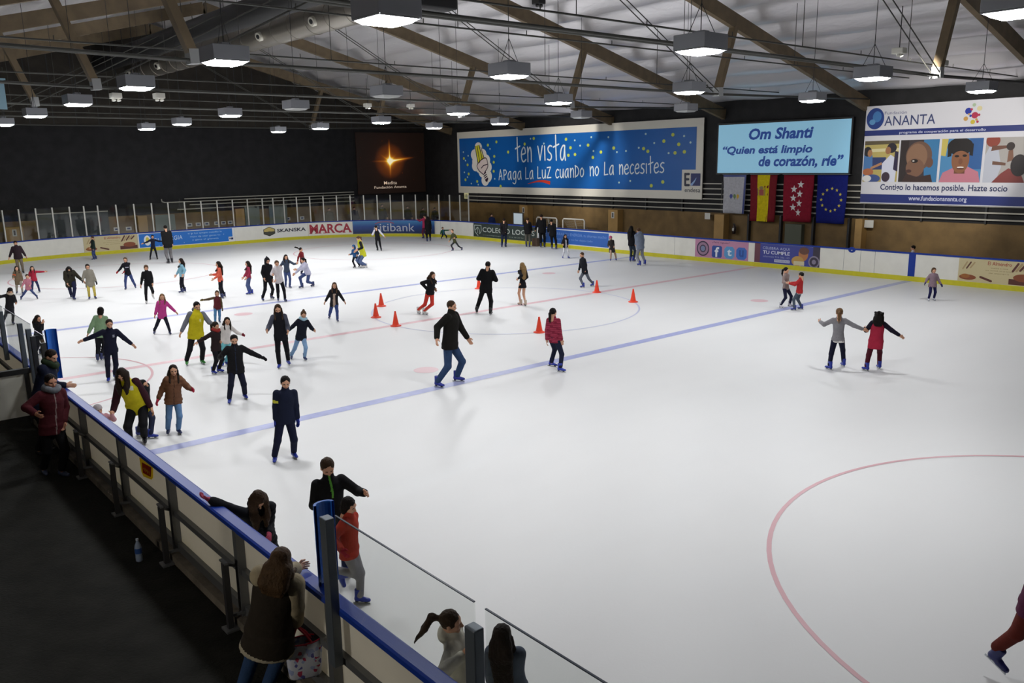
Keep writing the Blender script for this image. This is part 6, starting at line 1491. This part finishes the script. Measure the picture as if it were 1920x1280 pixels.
person('girl with long wavy dark hair in grey jacket behind the front glass', (942, 1192), None, [(920, 1280), (965, 1290)], 165, H=1.27, at=(16.75, -14.02), zhead=1.15, top=('#5a6474', 'jacket'), legs='#22242e', hair=('loose', DARK), shoe=BLUE)
person('girl in dark jacket standing beyond the gate at left', (71, 597), [(68, 667), (78, 664)], [(78, 607, .1), (80, 606, .1)], 45, top=('#14131a', 'jacket'), legs='#17171f', hair=('long', DARK), shoe=NAVYB)
# --- on the dark aisle
W1 = person('woman in dark hooded vest with cream sleeves, back to the camera, in the aisle', (527, 1050), None, [(571, 1062, 0, 1.16), (556, 1170)], 155, H=1.66, at=(14.55, -15.36), base=-.012, zhead=1.55, top=('#2c261f', 'vest', '#a8a08c'), legs='#2c4468', hair=('mane', '#4a3826'), shoe='#1a1a1e', sleeve='#a0947a', skates=False, extras=('hood', 'hemband'), hem=.12, bulk=1.26, grip=(0, 1), flare=.012)
person('person in maroon zipped hoodie with grey scarf standing in the aisle', (95, 715), [(84, 888), (118, 891)], [(66, 775), (120, 790)], 25, top=('#48181f', 'hoodie', '#8a7a78'), legs='#0b0b0e', hair=('short', BLACK), shoe='#39425a', scarf='#6c7076', skates=False, extras=('front',), base=-.012, sex='m', elbow=.8, skin='b', hem=.08)
person('man in dark blue jacket with green collar leaning on the near boards', (96, 668), None, [(122, 722, 0, 1.17), (82, 735)], 55, H=1.76, at=(5.45, -15.25), base=-.012, zhead=1.66, sex='m', top=('#12182c', 'jacket'), legs='#0c0c10', hair=('short', DARK), shoe='#15151a', scarf='#22301c', skates=False, nod=20, hip=(74, 760))
# --- dark figures behind the far corner glass
for u, v, lab, x, y, c_, hc in ((664, 391, 'dark figure behind the glass, leftmost under the star picture', -31.3, 10.8, '#1c1c1c', DARK), (716, 386, 'dark standing figure behind the glass below the star', -31.0, 13.6, '#101012', BLACK), (764, 389, 'dark figure behind the glass right of the star picture centre', -29.6, 16.0, '#101014', BLACK), (793, 392, 'dark figure behind the glass above the magenta jacket child', -28.2, 16.8, '#0e0e10', BLACK), (815, 392, 'dark figure behind the glass nearest the far corner pillar', -27.2, 17.0, '#141418', BLACK), (617, 393, 'figure in olive beige behind the glass above the red lettered panel', -31.3, 8.6, '#5a543c', MID)):
    q_ = at_x(u, v, -31.5) if u < 780 else at_y(u, v, 18.1)
    person(lab, (u, v), None, (None, None), 20, H=q_[2]+.10, at=(q_[0], q_[1]), base=-.012, zhead=q_[2], top=(c_, 'jacket'), legs='#131316', hair=('short', hc), shoe='#151518', skates=False, sex='m')
person('person in blue sitting behind the far boards left of the bright window', (922, 404), None, (None, None), 10, H=1.5, at=tuple(at_y(922, 404, 17.0)[:2]), base=-.012, zhead=at_y(922, 404, 17.0)[2], top=('#1c2850', 'jacket'), legs='#1c2038', hair=('short', DARK), shoe='#151518', skates=False)
print('people', len(PEOPLE))
for l_, H_, r_ in PEOPLE: print('%.2f' % H_, np.round(r_, 1), l_[:50])

# the shopping bag hung from the woman's hand
S_, E_, T_ = W1['arms'][0] if W1['arms'][0][2]@CR > W1['arms'][1][2]@CR else W1['arms'][1]
S_, E_, T_ = min(W1['arms'], key=lambda a: a[2][2])
hx_, hy_, hz_ = T_+nrm(T_-E_)*.08
n_, r_ = W1['n'], W1['rt']
hz_ += .11
t = empty('shopping_bag', (hx_, hy_, hz_-.62), 'white floral shopping bag with red handles hanging from the woman in the dark vest', 'bag')
def BG(a, b_, c): return np.array([hx_, hy_, hz_])+r_*a+n_*b_+np.array([0, 0, c])
def bag_mat():
    m = mat('floral_canvas', rgb(196, 200, 214), .7); nt = m.node_tree; bs = nt.nodes['Principled BSDF']
    tc = nt.nodes.new('ShaderNodeTexCoord'); v = nt.nodes.new('ShaderNodeTexVoronoi'); v.inputs['Scale'].default_value = 30
    r = nt.nodes.new('ShaderNodeValToRGB'); r.color_ramp.interpolation = 'CONSTANT'; el = r.color_ramp.elements
    el[0].color = (*rgb('#c8ccd8'), 1); el[1].position = .55; el[1].color = (*rgb('#9aa6cc'), 1)
    for p_, c_ in ((.68, '#b03a58'), (.78, '#c8ccd8'), (.86, '#5a5a9c'), (.93, '#c8ccd8')):
        e = el.new(p_); e.color = (*rgb(c_), 1)
    sp = nt.nodes.new('ShaderNodeSeparateColor'); nt.links.new(tc.outputs['Object'], v.inputs['Vector']); nt.links.new(v.outputs['Color'], sp.inputs[0]); nt.links.new(sp.outputs[0], r.inputs['Fac']); nt.links.new(r.outputs['Color'], bs.inputs['Base Color']); return m
b = MB(); V = []; F = []; prof = [(-.62, .13, .055), (-.60, .145, .07), (-.50, .155, .08), (-.36, .165, .075), (-.26, .17, .06)]; n_r = 24
for z, wx, dy in prof:
    for k in range(n_r):
        a = 2*math.pi*k/n_r; ca, sa = math.cos(a), math.sin(a); ex = .6
        V.append(BG(.045+wx*math.copysign(abs(ca)**ex, ca), dy*math.copysign(abs(sa)**ex, sa), z+.012*math.sin(3*a)*(z > -.3)))
for i in range(len(prof)-1):
    for k in range(n_r): F.append((i*n_r+k, i*n_r+(k+1) % n_r, (i+1)*n_r+(k+1) % n_r, (i+1)*n_r+k))
F.append(tuple(range(n_r-1, -1, -1))); b.add(V, F, 0, True); b.build('body', bag_mat(), t)
M_HAND = mat('handle_red', rgb(196, 40, 70), .5)
b = MB(); top_ = V[(len(prof)-1)*n_r:]; b.tube(list(top_)+[top_[0]], .007, 6); b.build('rim', M_HAND, t)
for dy in (-.05, .05):
    b = MB(); b.tube([BG(-.06, dy, -.29), BG(-.040, dy*.7, -.19), BG(-.008, dy*.2, -.12), BG(.008, dy*.2, -.12), BG(.07, dy*.7, -.19), BG(.12, dy, -.28)], .011, 8); b.build('handle', M_HAND, t)
